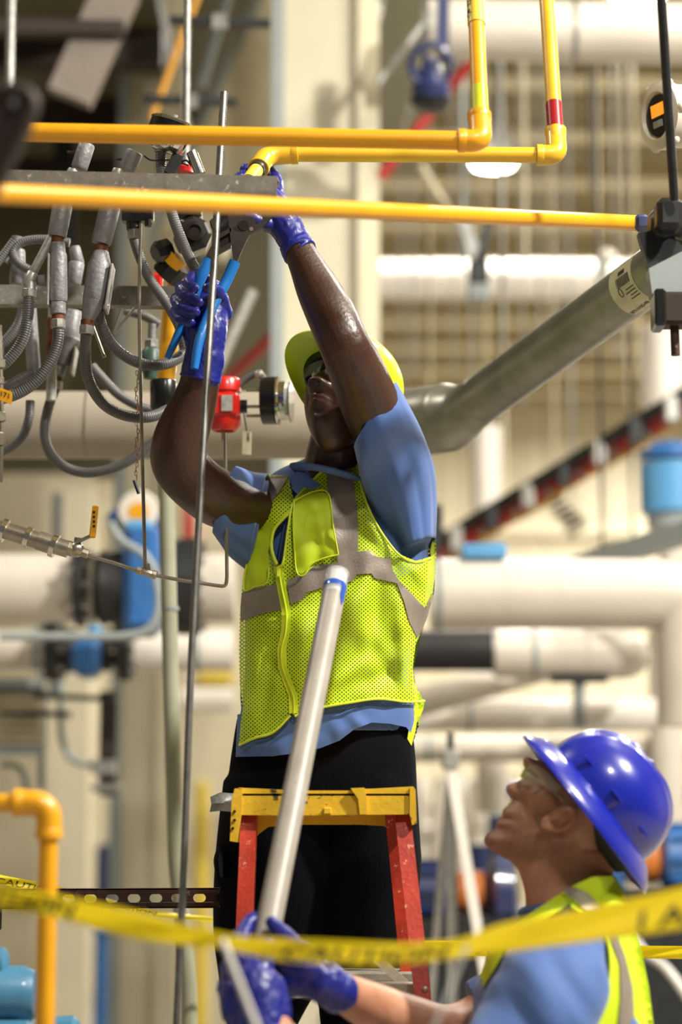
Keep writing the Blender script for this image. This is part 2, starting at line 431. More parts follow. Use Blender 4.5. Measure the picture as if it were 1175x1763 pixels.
mat('lens_clear', (235, 245, 225), .05, alpha=.14, coat=1)
mat('boot', (52, 42, 36), .7, var=.2)
mat('orange_glow', (240, 150, 40), .5, emit=1.0)
mat('lamp_glow', (255, 248, 232), .5, emit=30)

# ---------------------------------------------------------------- the hall
def st(name, mb, m, **k): return obj(name, mb, m, kind='structure', smooth=False, **k)
CEIL = 6.3; WY = 26.0
st('floor', MB().box((0, 14, -.05), (22, 30, .1)), 'floor_paint')
ce = st('ceiling', MB().box((0, 14, CEIL + .3), (22, 30, .1)), 'deck_paint')
for k in range(36):
    obj('deck_rib', MB().box((-10.8 + k * .6, 14, CEIL + .245), (.06, 29.8, .015)), 'deck_paint', ce, smooth=False)
for k in range(13):
    Y = 11.2 + k * 1.15
    b = MB(); b.box((0, Y, CEIL + .12), (21.5, .03, .28)); b.box((0, Y, CEIL - .02), (21.5, .24, .03)); obj('purlin', b, 'beam_paint', ce, smooth=False)
wb = st('wall_back', MB().box((0, WY + .1, 3.2), (22, .2, 6.4)), 'cream_paint')
for k in range(60):
    obj('wall_rib', MB().box((-8.8 + k * .3, WY - .02, 3.9), (.06, .05, 4.8)), 'cream_paint', wb, smooth=False)
st('wall_left', MB().box((-10.9, 14, 3.2), (.2, 24, 6.4)), 'cream_paint'); st('wall_right', MB().box((10.9, 14, 3.2), (.2, 24, 6.4)), 'cream_paint')
obj('wall_girt', MB().box((4, WY - .12, W(900, 915, WY).z), (9, .16, .14)), 'cream_paint', wb, smooth=False)

# the equipment room behind the pipe rack, shade put into the olive above, cream below
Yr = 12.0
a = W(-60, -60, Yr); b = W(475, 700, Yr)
st('wall_room_shade', MB().box(((a.x + b.x) / 2 - .5, Yr + .1, (a.z + W(0, 815, Yr).z) / 2), (b.x - a.x + 1, .2, a.z - W(0, 815, Yr).z)), 'olive_shade_paint')
zt = W(0, 815, Yr).z
a = W(-60, 0, Yr).x; c = W(172, 0, Yr).x; d = W(475, 0, Yr).x
wl = st('wall_panel', MB().box(((a + c) / 2, Yr + .05, zt / 2), (c - a, .1, zt)), 'cream_paint')
st('wall_lower', MB().box(((c + d) / 2 + .2, Yr + 1.6, zt / 2), (d - c + .6, .1, zt)), 'cream_paint')
st('baseboard_room', MB().box(((a + c) / 2 - .005, Yr - .03, .09), (c - a, .05, .18)), 'grey_trim')
t = W(60, 0, Yr); 
for (x0, y0, x1, y1, w_, Y, m) in ((205, -20, 120, 170, .16, 8.5, 'reflective'), (-20, 48, 215, 52, .05, 8.45, 'hook_iron'), (-20, 120, 215, 122, .1, 11.2, 'olive_shade_paint'), (110, 90, 112, 420, .09, 11.3, 'dark_iron')):
    st('trim_brace', MB().bar(W(x0, y0, Y), W(x1, y1, Y), w_, .08), m)

mz = st('ceiling_shade_deck', MB().box((-5.6 + (W(470, 0, 12).x + .0) / 1, 10.3, 5.0), (10.4, 3.6, .14)), 'olive_shade_paint')  # deck added to block the ceiling lamps and shade the upper left
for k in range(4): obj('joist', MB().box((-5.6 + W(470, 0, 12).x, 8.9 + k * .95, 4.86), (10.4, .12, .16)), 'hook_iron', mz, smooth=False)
def column(px0, px1, Y, m, name, flange):
    x0 = W(px0, 900, Y).x; x1 = W(px1, 900, Y).x; b = MB(); cx = (x0 + x1) / 2; ww = x1 - x0
    b.box((cx, Y, CEIL / 2), (ww, .02, CEIL)); b.box((cx, Y + ww, CEIL / 2), (ww, .02, CEIL)); b.box((cx - ww * .12, Y + ww / 2, CEIL / 2), (.02, ww, CEIL))
    o = st(name, b, m)
    if flange:
        obj('flange_edge', MB().box((x0 - .02, Y - .015, CEIL / 2), (.045, .04, CEIL)), 'grey_trim', o, smooth=False)
        obj('flange_edge', MB().box((x1 - .07, Y - .03, CEIL / 2), (.03, .05, CEIL)), 'column_paint', o, smooth=False)
        obj('base_plate', MB().box((cx, Y + ww / 2, .02), (ww + .12, ww + .12, .04)), 'grey_trim', o, smooth=False)
    return o
column(486, 655, 8.9, 'column_paint', 'column', True)
column(213, 308, 10.4, 'column_paint', 'column', True)

# ---------------------------------------------------------------- large insulated pipes in the background
def run(name, pts, r, m, label, cat='pipe', fr=.2, n=24, parts=(), group=None):
    "a pipe along world points with bent corners; parts: (part name, a, b, r, material) sleeves"
    o = obj(name, MB().tube(fillet(pts, fr) if len(pts) > 2 else pts, r, n), m, label=label, cat=cat, group=group)
    for (pn, a, b, rr, mm) in parts: obj(pn, MB().cyl(a, b, rr, n=24), mm, o)
    return o
def X(py, Y, px): return W(px, py, Y)
Y = 8.6
run('insulated_pipe', [W(735, 50, Y), W(1350, 62, Y)], S(54, Y), 'insulation', 'fat pale insulated pipe crossing under the roof above the yellow elbows', 'pipe',
    parts=[('jacket_band', W(985, 55, Y), W(992, 55, Y), S(56, Y), 'galvanised'), ('end_cap', W(728, 50, Y), W(738, 50, Y), S(56, Y), 'galvanised')])
Y = 13
run('insulated_pipe', [W(560, 482, Y), W(1300, 482, Y)], S(34, Y), 'insulation_bright', 'bright white insulated pipe running behind the diagonal steel pipe', 'pipe', parts=[('jacket_band', W(925, 482, Y), W(932, 482, Y), S(36, Y), 'insulation')])
Y = 8.2
big = run('insulated_pipe', [W(740, 1023, Y), W(1138, 1023, Y)], S(61, Y), 'insulation', 'thick cream insulated pipe level with the vest of the worker on the ladder', 'pipe',
    parts=[('jacket_band', W(752, 1023, Y), W(760, 1023, Y), S(64, Y), 'grey_trim'), ('jacket_seam', W(870, 1023, Y), W(874, 1023, Y), S(62, Y), 'insulation')])
obj('elbow', MB().tube(fillet([W(1135, 1023, Y), W(1185, 1026, Y), W(1190, 1250, Y)], .12), S(58, Y), 24), 'insulation', big)
run('insulated_pipe', [W(405, 1012, Y), W(300, 1012, Y)], S(60, Y), 'insulation', 'short pale pipe end beside the black flange behind the threaded rod')
run('insulated_pipe', [W(-120, 1012, Y), W(128, 1012, Y)], S(60, Y), 'insulation', 'thick cream insulated pipe ending at the ring of shiny bolts')
Y = 8.9
p = run('insulated_pipe', [W(852, 1125, Y), W(1040, 1127, Y), W(1075, 1127, Y), W(1080, 1128, Y + .5)], S(42, Y), 'insulation', 'pale insulated pipe with elbow hung under the thick cream pipe', fr=.12,
    parts=[('jacket_band', W(916, 1125, Y), W(924, 1125, Y), S(44, Y), 'grey_trim'), ('jacket_band', W(1010, 1125, Y), W(1014, 1125, Y), S(44, Y), 'insulation')])
run('rubber_insulated_pipe', [W(690, 1120, Y), W(850, 1120, Y)], S(36, Y), 'black_rubber', 'black rubber-sleeved pipe section behind the hem of the vest', parts=[('end_ring', W(848, 1120, Y), W(856, 1120, Y), S(39, Y), 'white_metal')])
run('insulated_pipe', [W(402, 1118, Y), W(232, 1118, Y)], S(36, Y), 'insulation_bright', 'white insulated pipe right of the two black valve flanges', parts=[('jacket_band', W(337, 1118, Y), W(345, 1118, Y), S(39, Y), 'grey_trim')])
run('insulated_pipe', [W(-100, 1118, Y), W(78, 1118, Y)], S(34, Y), 'insulation', 'dull cream pipe below the thick cream pipe, left of the lower blue valve', parts=[('jacket_band', W(60, 1118, Y), W(68, 1118, Y), S(37, Y), 'grey_trim')])
Y = 9.6
run('insulated_pipe', [W(650, 1232, Y), W(1136, 1231, Y)], S(28, Y), 'insulation_bright', 'slimmer white insulated pipe just above the blue hard hat', parts=[('jacket_band', W(806, 1232, Y), W(812, 1232, Y), S(30, Y), 'grey_trim')])
run('insulated_pipe', [W(650, 1290, 10), W(1300, 1290, 10)], S(22, 10), 'insulation', 'dim cream pipe half hidden behind the crown of the blue hat', parts=[('jacket_band', W(735, 1290, 10), W(741, 1290, 10), S(24, 10), 'grey_trim')])
run('insulated_pipe', list(vert(848, 1275, 1400, 10.2)), S(28, 10), 'insulation_bright', 'short upright white pipe between the white tripod and the blue hat')
a, b_ = vert(1150, 1085, 1600, 9.9)
run('insulated_pipe', [a, b_], S(30, 9.9), 'insulation', 'upright cream pipe at the edge of the view behind the blue hat')
a, b_ = vert(1145, 565, 720, 11.6)
run('insulated_pipe', [a, b_], S(38, 11.6), 'insulation_bright', 'upright white pipe between the labelled steel pipe and the cable tray')
a, b_ = vert(838, 735, 905, 11.8)
run('insulated_pipe', [a, b_], S(26, 11.8), 'insulation_bright', 'upright white pipe seen under the grey steel elbow')
run('duct', [W(700, 1215, 9.2), W(1000, 1130, 9.3)], S(26, 9.2), 'insulation', 'sloping dull duct between the black pipe sleeve and the white pipe', 'duct')
a, b_ = vert(998, 1165, 1252, 8.9)
o = obj('pipe_support', MB().cyl(a, b_, S(11, 8.9)), 'grey_trim', label='grey stanchion holding the elbow pipe over the blue hard hat', cat='support')
obj('saddle', MB().bar(W(950, 1163, 8.9), W(1045, 1163, 8.9), .05, .1), 'dark_iron', o)

# valves on the big pipes
Y = 8.1; ax = Vector((1, 0, 0))
def ring(parent, px, py, Y, r, wpx, m, name='flange', bolts=0, br=.012):
    c = W(px, py, Y); wd = S(wpx, Y)
    obj(name, MB().turn(c - ax * wd / 2, ax, [(0, r * .96), (0.005, r), (wd - .005, r), (wd, r * .96)], 32), m, parent)
    for k in range(bolts):
        an = 2 * pi * k / bolts; q = c + Vector((0, cos(an), sin(an))) * r * .86
        obj('bolt', MB().cyl(q - ax * (wd / 2 + .02), q + ax * (wd / 2 + .02), br, n=6), 'chrome', parent)
v = thing('butterfly_valve', 'big valve with blue body between two black flanges on the thick cream pipe', 'valve')
ring(v, 140, 1012, Y, S(68, Y), 16, 'dark_iron', bolts=10); ring(v, 162, 1012, Y, S(66, Y), 8, 'stainless', 'gasket_ring')
obj('rubber_joint', MB().turn(W(166, 1012, Y), ax, [(0, .1), (.02, .13), (S(22, Y), S(62, Y)), (S(44, Y), S(64, Y)), (S(56, Y), .12)], 32), 'black_rubber', v)
obj('valve_body', MB().box(W(247, 1000, Y - .03), (S(62, Y), .26, S(190, Y)), bev=.03), 'blue_enamel', v)
obj('bonnet', MB().box(W(243, 925, Y - .05), (S(52, Y), .2, S(50, Y)), bev=.02), 'sky_blue_enamel', v)
ring(v, 325, 1010, Y, S(84, Y), 40, 'dark_iron', bolts=12)
g = obj('indicator', MB().turn(W(238, 882, Y - .06), (0.1, -1, 0), [(0, S(34, Y)), (.03, S(36, Y)), (.04, S(33, Y)), (.041, .001)], 28), 'insulation', v)
obj('indicator_face', MB().cyl(W(238, 882, Y - .098), W(238, 882, Y - .106), S(17, Y), n=24), 'yellow_pipe', g)
obj('actuator_head', MB().box(W(236, 893, Y + .02), (S(100, Y), .1, S(30, Y)), bev=.02), 'blue_enamel', v)
v = thing('butterfly_valve', 'smaller blue-bodied valve between black flanges on the lower pipe', 'valve'); Y = 8.75
ring(v, 92, 1120, Y, S(52, Y), 24, 'dark_iron', bolts=8); ring(v, 118, 1120, Y, S(38, Y), 30, 'black_rubber', 'rubber_joint')
obj('valve_body', MB().box(W(151, 1135, Y - .04), (S(50, Y), .2, S(64, Y)), bev=.03), 'blue_enamel', v)
obj('bonnet', MB().box(W(165, 1095, Y - .04), (S(26, Y), .14, S(40, Y)), bev=.02), 'sky_blue_enamel', v)
ring(v, 190, 1120, Y, S(36, Y), 30, 'black_rubber', 'rubber_joint'); ring(v, 215, 1122, Y, S(50, Y), 22, 'dark_iron', bolts=8)

# handwheel valve hung under the roof
Y = 8.2
v = thing('handwheel_valve', 'navy valve with spoked handwheel hanging under the roof beside yellow pipe', 'valve')
c = W(742, 112, Y); R = S(36, Y); tl = Matrix.Rotation(radians(20), 3, 'X')
obj('handwheel', MB().tube([c + tl @ Vector((R * cos(2 * pi * k / 28), 0, R * sin(2 * pi * k / 28))) for k in range(29)], S(6, Y), 8), 'navy_enamel', v)
for k in range(4):
    an = 2 * pi * k / 4 + .5; obj('spoke', MB().tube([c, c + tl @ Vector((R * cos(an), .0, R * sin(an)))], S(5, Y), 8), 'navy_enamel', v)
obj('bonnet', MB().turn(W(742, 165, Y + .06), (0, -.3, 1), [(0, S(34, Y)), (.04, S(36, Y)), (.07, S(22, Y)), (.13, S(14, Y))], 20), 'navy_enamel', v)
obj('valve_body', MB().ball(W(742, 172, Y + .1), (S(38, Y), .1, S(24, Y))), 'dark_iron', v)
obj('drop_hanger', MB().bar(W(764, -40, Y + .05), W(762, 90, Y + .05), S(22, Y), .05), 'navy_enamel', v)
# red and white sprinkler braces
for (q, m, r, l) in ((((820, 95, 8.9), (655, 305, 8.9)), 'red_paint', 10, 'slanting red pipe behind the handwheel valve'),
                     (((505, 545, 9.6), (390, 655, 9.6)), 'red_paint', 9, 'slanting faded red pipe above the red transmitter'),
                     (((745, 20, 8.5), (650, 145, 8.5)), 'white_metal', 7, 'slanting pale conduit from the roof down to the column edge'),
                     (((436, 500, 7.6), (372, 640, 7.6)), 'white_metal', 10, 'slanting bright conduit behind the blue plier handle'),
                     (((345, -20, 9), (262, 205, 9)), 'yellow_pipe', 6, 'thin slanting yellow gas line behind the round gauge'),
                     (((395, -20, 9.4), (345, 150, 9.4)), 'grey_trim', 10, 'slanting grey conduit beside the speckled upright conduit'),
                     (((725, 285, 10), (820, 440, 10)), 'beam_paint', 6, 'thin slanting cream brace under the yellow elbows')):
    run('brace_pipe', [W(*q[0]), W(*q[1])], S(r, q[0][2]), m, l, 'pipe', n=12)
# wide slanting ducts upper part
Y = 9.9
d = obj('duct', MB().bar(W(545, -60, Y), W(330, 420, Y), S(120, Y), .25), 'beam_paint', label='wide slanting pale duct crossing behind the round gauge and threaded rod', cat='duct', smooth=False)
obj('duct_edge', MB().bar(W(470, -60, Y - .14), W(255, 420, Y - .14), S(14, Y), .02), 'grey_trim', d, smooth=False)
d = obj('duct', MB().bar(W(600, -10, 10.6), W(445, 331, 10.6), S(130, 10.6), .25), 'hook_iron', label='dark slanting duct between the wide pale duct and the column', cat='duct', smooth=False)
for k in range(2): obj('stiffener', MB().bar(W(450 + 60 * k, 180 - 110 * k, 10.4), W(540 + 60 * k, 215 - 110 * k, 10.4), .03, .03), 'dark_iron', d, smooth=False)
obj('duct', MB().bar(W(720, -30, 9.6), W(640, 260, 9.6), S(90, 9.6), .2), 'olive_shade_paint', label='dull sloping duct right of the column behind the handwheel valve', cat='duct', smooth=False)
for (x0, x1, y, Y) in ((292, 466, 38, 7.6), (248, 408, 174, 7.9)):
    o = obj('strut_bar', MB().bar(W(x0, y - 3, Y), W(x1, y + 3, Y), S(12, Y), .04), 'dark_iron', label='dark steel strut bar crossing behind the speckled conduit, %s' % ('upper of two' if y < 100 else 'lower of two'), cat='strut', group='dark strut bars', smooth=False)
    obj('clip', MB().box(W((x0 + x1) / 2, y, Y - .03), (.05, .02, .05)), 'galvanised', o)
for (x, y0, y1, Y, r, m, l) in ((322, -60, 285, 5.6, 6.5, 'galvanised', 'speckled galvanised upright rod running up past the round gauge'),
                                (18, -60, 190, 6.4, 8, 'galvanised', 'blurred upright conduit above the dark hook'),
                                (96, 850, 1200, 10.5, 9, 'grey_trim', 'upright grey conduit over the cream wall panel below the flexible loops')):
    a, b_ = vert(x, y0, y1, Y); run('conduit', [a, b_], S(r, Y), m, l, 'conduit', n=12)
Y = 5.9
run('steel_post', [W(283, 640, Y), W(290, 1000, Y), W(303, 1480, Y), W(326, 1700, Y), (W(330, 1800, Y).x, Y, 0)], S(14, Y), 'galvanised', 'tall grey-green steel post standing right behind the threaded rod', 'post', fr=.05)
bpy.data.objects['steel_post'].data.materials[0] = MATS['post_paint']
obj('weld_ring', MB().cyl(W(293, 1045, Y), W(293, 1051, Y), S(15.5, Y)), 'grey_trim', bpy.data.objects['steel_post'])

# thin hanger rods on the far side
k = 0
for (x, y0, y1, Y, r, m) in ((690, 150, 690, 11, 2.5, 'grey_trim'), (712, 240, 650, 11.5, 3, 'grey_trim'), (738, 210, 640, 10.5, 2.2, 'dark_iron'), (797, 105, 470, 9.5, 7, 'grey_trim'), (812, 115, 720, 11.5, 3, 'grey_trim'),
    (836, 125, 660, 11.9, 3, 'beam_paint'), (862, 120, 470, 10.2, 6, 'galvanised'), (866, 470, 640, 10.2, 6, 'galvanised'), (905, 300, 450, 10.6, 5, 'beam_paint'), (930, 200, 640, 12, 3, 'grey_trim'), (958, 180, 560, 12.2, 2.5, 'grey_trim'),
    (1016, 115, 330, 9.9, 5, 'dark_iron'), (1028, 130, 440, 10, 6, 'beam_paint'), (1060, 200, 620, 12, 3, 'grey_trim'), (1078, 200, 700, 12, 3, 'beam_paint'), (1096, 300, 640, 12.2, 3, 'beam_paint'), (1034, 470, 940, 9.4, 5, 'dark_iron'),
    (870, 720, 965, 10.8, 4, 'beam_paint'), (985, 560, 870, 12, 4, 'grey_trim'), (955, 600, 840, 12.3, 3, 'beam_paint'), (1088, 800, 930, 9.4, 4, 'dark_iron'), (740, 480, 680, 12.2, 3, 'beam_paint'), (780, 300, 650, 12.4, 2.5, 'grey_trim'), (900, 520, 700, 12.4, 3, 'grey_trim')):
    a, b_ = vert(x, y0, y1, Y); a.z = CEIL + .1
    o = obj('hanger_rod', MB().cyl(a, b_, S(r * .6, Y), n=8), m, label='thin %s hanger rod by the roof beams, %s' % ({'grey_trim': 'grey', 'dark_iron': 'dark', 'beam_paint': 'cream', 'galvanised': 'steel'}[m], 'between column and handwheel valve' if x < 790 else 'beneath the yellow elbows' if x < 975 else 'above the labelled steel pipe' if y1 < 700 else 'over the cable tray'), cat='rod', group='thin hanger rods before the roof beams')
a = W(835, 450, 9.5)
v = thing('pipe_hanger', 'grey hanger clamp on slanting struts above the bright white pipe', 'clamp')
obj('strut', MB().bar(W(795, 370, 9.5), W(822, 455, 9.5), .05, .04), 'galvanised', v); obj('strut', MB().bar(W(845, 370, 9.5), W(826, 455, 9.5), .04, .04), 'dark_iron', v)
obj('clamp_block', MB().box(W(824, 470, 9.5), (.08, .08, .1), bev=.01), 'dark_iron', v); obj('lower_block', MB().box(W(824, 502, 9.5), (.085, .06, .08), bev=.01), 'grey_trim', v)
v = thing('sprinkler_head', 'small white rounded fitting on a rod end above the diagonal steel pipe', 'fitting')
obj('cap', MB().ball(W(1045, 442, 9.9), (S(17, 10), S(17, 10), S(14, 10))), 'insulation_bright', v); obj('neck', MB().cyl(W(1042, 452, 9.9), W(1042, 475, 9.9), S(8, 10)), 'grey_trim', v)

# cable tray climbing to the right
v = thing('cable_tray', 'steel cable tray full of red and orange cables climbing above the thick cream pipe', 'cable tray')
A0, A1 = (745, 950, 10.4), (1260, 640, 9.2)
def al(t, dy=0, dY=0): return W(A0[0] + (A1[0] - A0[0]) * t, A0[1] + (A1[1] - A0[1]) * t + dy, A0[2] + (A1[2] - A0[2]) * t + dY)
obj('side_rail', MB().bar(al(0, -12), al(1, -12), .05, .02), 'dark_iron', v, smooth=False); obj('side_rail', MB().bar(al(0, -4, .35), al(1, -4, .35), .04, .02), 'dark_iron', v, smooth=False)
for i, (dy, dd, m, r) in enumerate(((5, .05, 'red_paint', .016), (12, .12, 'insulation_dull', .02), (19, .02, 'red_paint', .012), (25, .1, 'orange_paint', .016), (0, .15, 'white_metal', .02), (10, .28, 'grey_trim', .02), (31, .1, 'yellow_pipe_pale', .012))):
    obj('cable', MB().tube([al(t / 12, dy + 3 * sin(t * 1.9 + i), dd) for t in range(13)], r, 8), m, v)
for k in range(9): obj('rung', MB().bar(al(.06 + k * .11, 20), al(.06 + k * .11, 5, .35), .03, .03), 'galvanised', v, smooth=False)
for k in range(8): obj('tray_clip', MB().box(al(.08 + k * .12, 2, -.03), (.06, .05, .11), bev=.01), ('white_metal', 'dark_iron')[k % 2], v)
v = thing('pump_motor', 'light blue vertical motor with finned cap beside the cable tray', 'motor'); c = W(1158, 835, 9.3)
obj('casing', MB().turn(c + Vector((0, 0, -.12)), (0, 0, 1), [(0, .1), (.01, .125), (.2, .125), (.21, .1)], 28), 'sky_blue_enamel', v); obj('cap', MB().turn(c + Vector((0, 0, .1)), (0, 0, 1), [(0, .13), (.03, .13), (.035, .1), (.06, .08), (.062, .01)], 28), 'blue_enamel', v)
obj('base_ring', MB().turn(c + Vector((0, 0, -.17)), (0, 0, 1), [(0, .1), (.05, .1)], 24), 'grey_trim', v); obj('stand', MB().cyl(c + Vector((0, 0, -.42)), c + Vector((0, 0, -.17)), .06), 'insulation', v)
v = thing('louvred_grille', 'small slanting louvred strip below the cable tray', 'grille')
obj('backing', MB().bar(W(952, 852, 10.6), W(1000, 915, 10.6), S(40, 10.6), .02), 'cream_paint', v, smooth=False)
for k in range(6): obj('slat', MB().bar(W(938 + k * 8, 858 + k * 10, 10.5), W(962 + k * 8, 846 + k * 10, 10.5), .018, .02), 'hook_iron', v, smooth=False)
obj('steel_beam', MB().bar(W(1010, 972, 8.8), W(1300, 880, 8.2), S(34, 8.8), .15), 'dark_iron', label='dark grey sloping steel beam touching the top of the thick cream pipe', cat='beam', smooth=False)
bpy.data.objects['steel_beam'].data.materials[0] = MATS['grey_trim']
obj('junction_box', MB().box(W(748, 910, 8.2), (S(28, 8.2), .1, S(80, 8.2)), bev=.008), 'dark_iron', label='dark grey upright box peeking out behind the raised-arm shoulder', cat='box')
obj('blue_tarp_box', MB().box(W(832, 953, 8.2), (S(78, 8.2), .16, S(26, 8.2)), bev=.01), 'sky_blue_enamel', label='light blue low box resting on top of the thick cream pipe', cat='box')
obj('warning_sign', MB().box(W(325, 895, 13.52), (S(20, 13.5), .05, S(80, 13.5)), bev=.005), 'red_paint', label='narrow red panel behind the elbow of the worker on the ladder', cat='sign')

# ---- lower left: electrical gear on the cream wall
Y = 9.2
v = thing('louvred_unit', 'grey louvred unit with horizontal slats on the wall at the edge of the view', 'vent')
obj('housing', MB().box(W(20, 1238, Y), (S(110, Y), .2, S(120, Y)), bev=.01), 'hook_iron', v)
for k in range(6): obj('slat', MB().box(W(20, 1198 + k * 15, Y - .12), (S(104, Y), .05, S(7, Y)), Matrix.Rotation(.5, 3, 'X')), 'beam_paint', v, smooth=False)
obj('rail', MB().box(W(20, 1178, Y - .12), (S(112, Y), .05, S(18, Y))), 'grey_trim', v, smooth=False); obj('rail', MB().box(W(20, 1292, Y - .12), (S(112, Y), .05, S(16, Y))), 'grey_trim', v, smooth=False)
for (P, r, m, l) in (([(104, 1150), (105, 1270), (120, 1310), (180, 1322)], 6, 'grey_trim', 'grey conduit bending to the small wall box'), ([(70, 1060), (72, 1360)], 6, 'grey_trim', 'straight grey conduit beside the louvred unit'),
                     ([(0, 1096), (215, 1096), (262, 1085), (276, 1040), (262, 960), (205, 930), (190, 900)], 7, 'grey_trim', 'grey conduit looping round in front of the blue valves'), ([(0, 1318), (30, 1316), (44, 1340), (46, 1372)], 5, 'grey_trim', 'short bent conduit under the louvred unit')):
    YY = 7.7 if 'looping' in l else Y
    run('wall_conduit', [W(x, y, YY) for x, y in P], S(r, YY), m, l, 'conduit', fr=.1, n=12)
v = thing('wall_box', 'small pale junction fitting stack on the gap beside the cream column', 'box')
obj('box_body', MB().box(W(180, 1322, Y), (S(40, Y), .08, S(26, Y)), bev=.006), 'white_metal', v); obj('box_body', MB().box(W(184, 1356, Y), (S(50, Y), .08, S(14, Y)), bev=.006), 'white_metal', v); obj('backplate', MB().box(W(186, 1280, Y + .06), (S(30, Y), .03, S(180, Y))), 'hook_iron', v)
o = obj('slotted_channel', MB().bar(W(0, 1226, 8.9), W(122, 1231, 8.9), .02, .04), 'dark_iron', label='thin dark channel end crossing the grey conduits', cat='strut', smooth=False)
obj('slotted_channel', MB().bar(W(60, 1198, 9.0), W(200, 1204, 9.0), .02, .04), 'dark_iron', label='second thin dark channel, just above the other', cat='strut', smooth=False)
v = thing('storage_drum', 'tall blue plastic bin standing in the gap beside the cream column', 'bin'); c = W(190, 1715, 12.4); c.z = 0
h = W(190, 1600, 12.4).z
obj('bin_body', MB().box((c.x, c.y, h / 2 + .01), (S(42, 12.4), .5, h), bev=.03), 'blue_enamel', v); obj('rim', MB().box((c.x, c.y, h), (S(45, 12.4), .55, .05), bev=.02), 'blue_enamel', v)
obj('dark_cabinet', MB().box(W(188, 1500, 13.4), (S(38, 13.4), .3, S(90, 13.4)), bev=.02), 'navy_enamel', label='dark cabinet hanging above the tall blue bin', cat='cabinet')
a, b_ = vert(347, 1355, 1690, 13.2)
v = thing('bollard', 'pale yellow upright guard post behind the threaded rod', 'post'); a.z, b_.z = a.z, 0
obj('post', MB().cyl(a, b_, S(12, 13.2), n=16), 'yellow_marker', v); obj('cap', MB().ball(a, S(12, 13.2)), 'yellow_marker', v)
run('insulated_pipe', [W(300, 1205, 11.5), W(402, 1205, 11.5)], S(20, 11.5), 'insulation_bright', 'small bright white pipe between the threaded rod and the vest')
o = obj('yellow_placard', MB().box(W(372, 1168, 13.5), (S(55, 13.5), .1, S(22, 13.5))), 'yellow_marker', label='pale yellow placard above the small bright pipe', cat='sign', smooth=False)

# ---- lower right: machinery
v = thing('tripod_stand', 'white tubular tripod stand behind the ladder and the face in profile', 'tripod'); Y = 7.6
obj('leg', MB().bar(W(776, 1320, Y), (W(862, 1610, Y).x, Y - .1, W(862, 1640, Y - .1).z - .4), S(17, Y), .03), 'insulation_bright', v, smooth=False)
obj('leg', MB().bar(W(776, 1320, Y), Vector((W(782, 1320, Y).x, Y + .1, .02)), S(16, Y), .03), 'white_metal', v, smooth=False)
obj('leg', MB().bar(W(776, 1320, Y), Vector((W(700, 1320, Y).x, Y + .5, .02)), S(12, Y), .03), 'white_metal', v, smooth=False)
obj('head_block', MB().box(W(776, 1308, Y), (S(30, Y), .06, S(34, Y)), bev=.008), 'white_metal', v); obj('hanger', MB().cyl(W(776, 1262, Y), W(776, 1295, Y), S(6, Y)), 'dark_iron', v)
def pump(px, py, Y, s, m, label, flip=1, m2='orange_paint'):
    v = thing('pump', label, 'pump'); c = W(px, py, Y); f = flip
    obj('motor_casing', MB().turn(c + Vector((f * .05 * s, 0, 0)), (f, 0, 0), [(0, .12 * s), (.02 * s, .16 * s), (.4 * s, .16 * s), (.44 * s, .12 * s), (.441 * s, .001)], 28), m, v)
    for k in range(10):
        an = 2 * pi * k / 10; q = Vector((0, cos(an), sin(an))) * .165 * s; obj('cooling_fin', MB().bar(c + Vector((f * .09 * s, 0, 0)) + q, c + Vector((f * .38 * s, 0, 0)) + q, .012, .03, up=q), m, v, smooth=False)
    obj('coupling_guard', MB().turn(c - Vector((f * .12 * s, 0, 0)), (f, 0, 0), [(0, .08 * s), (.02 * s, .115 * s), (.15 * s, .115 * s), (.17 * s, .09 * s)], 24), m2, v)
    obj('volute', MB().turn(c - Vector((f * .3 * s, 0, 0)), (f, 0, 0), [(0, .1 * s), (.03 * s, .22 * s), (.13 * s, .24 * s), (.18 * s, .1 * s)], 28), m, v)
    obj('outlet', MB().cyl(c + Vector((-f * .22 * s, 0, .1 * s)), c + Vector((-f * .22 * s, 0, .42 * s)), .08 * s), m, v)
    obj('base_frame', MB().box((c.x, c.y, (c.z - .14 * s) / 2), (.8 * s, .4 * s, c.z - .14 * s), bev=.01), 'dark_iron', v)
    return v
pump(800, 1535, 8.6, .62, 'navy_enamel', 'navy pump with orange coupling guard behind the white tripod', -1)
pump(905, 1600, 9.8, .8, 'navy_enamel', 'navy motor and pump low behind the chin of the worker in profile', 1, 'dark_iron')
pump(1120, 1480, 8.4, .7, 'blue_enamel', 'bright blue pump with orange guard behind the brim of the blue hat', 1)
pump(740, 1560, 9.4, .6, 'dark_iron', 'dark grey pump directly behind the orange ladder rail', 1, 'dark_iron')
for (x0, x1, y, Y, m, l) in ((830, 1000, 1362, 11.5, 'navy_enamel', 'long navy beam across the gap before the nose'), (720, 1000, 1432, 12, 'insulation', 'long cream pipe low beyond the white tripod'), (720, 900, 1385, 12.5, 'beam_paint', 'pale beam beyond the tripod head'), (720, 980, 1675, 10, 'insulation_bright', 'white pipe lying low behind the ladder foot'), (1080, 1300, 1370, 11, 'navy_enamel', 'dark navy beam right behind the blue hard hat'), (1090, 1300, 1420, 11.4, 'hook_iron', 'brown beam under the dark navy beam behind the hat'), (1080, 1300, 1700, 8.6, 'insulation', 'pale pipe lying beyond the reflective vest stripe')):
    run('cross_member', [W(x0, y, Y), W(x1, y, Y)], S(14, Y), m, l, 'beam', n=12)
run('hose', spline([W(1085, 1600, 8), W(1110, 1640, 8), W(1150, 1670, 7.9), W(1200, 1740, 7.8)]), S(8, 8), 'white_plastic', 'pale hose curving down behind the vest at the edge of the view', 'hose', n=12)
random.seed(4)
rk = thing('equipment_rack', 'pale open rack of control modules blurred beyond the tripod', 'rack'); YR = 13.4
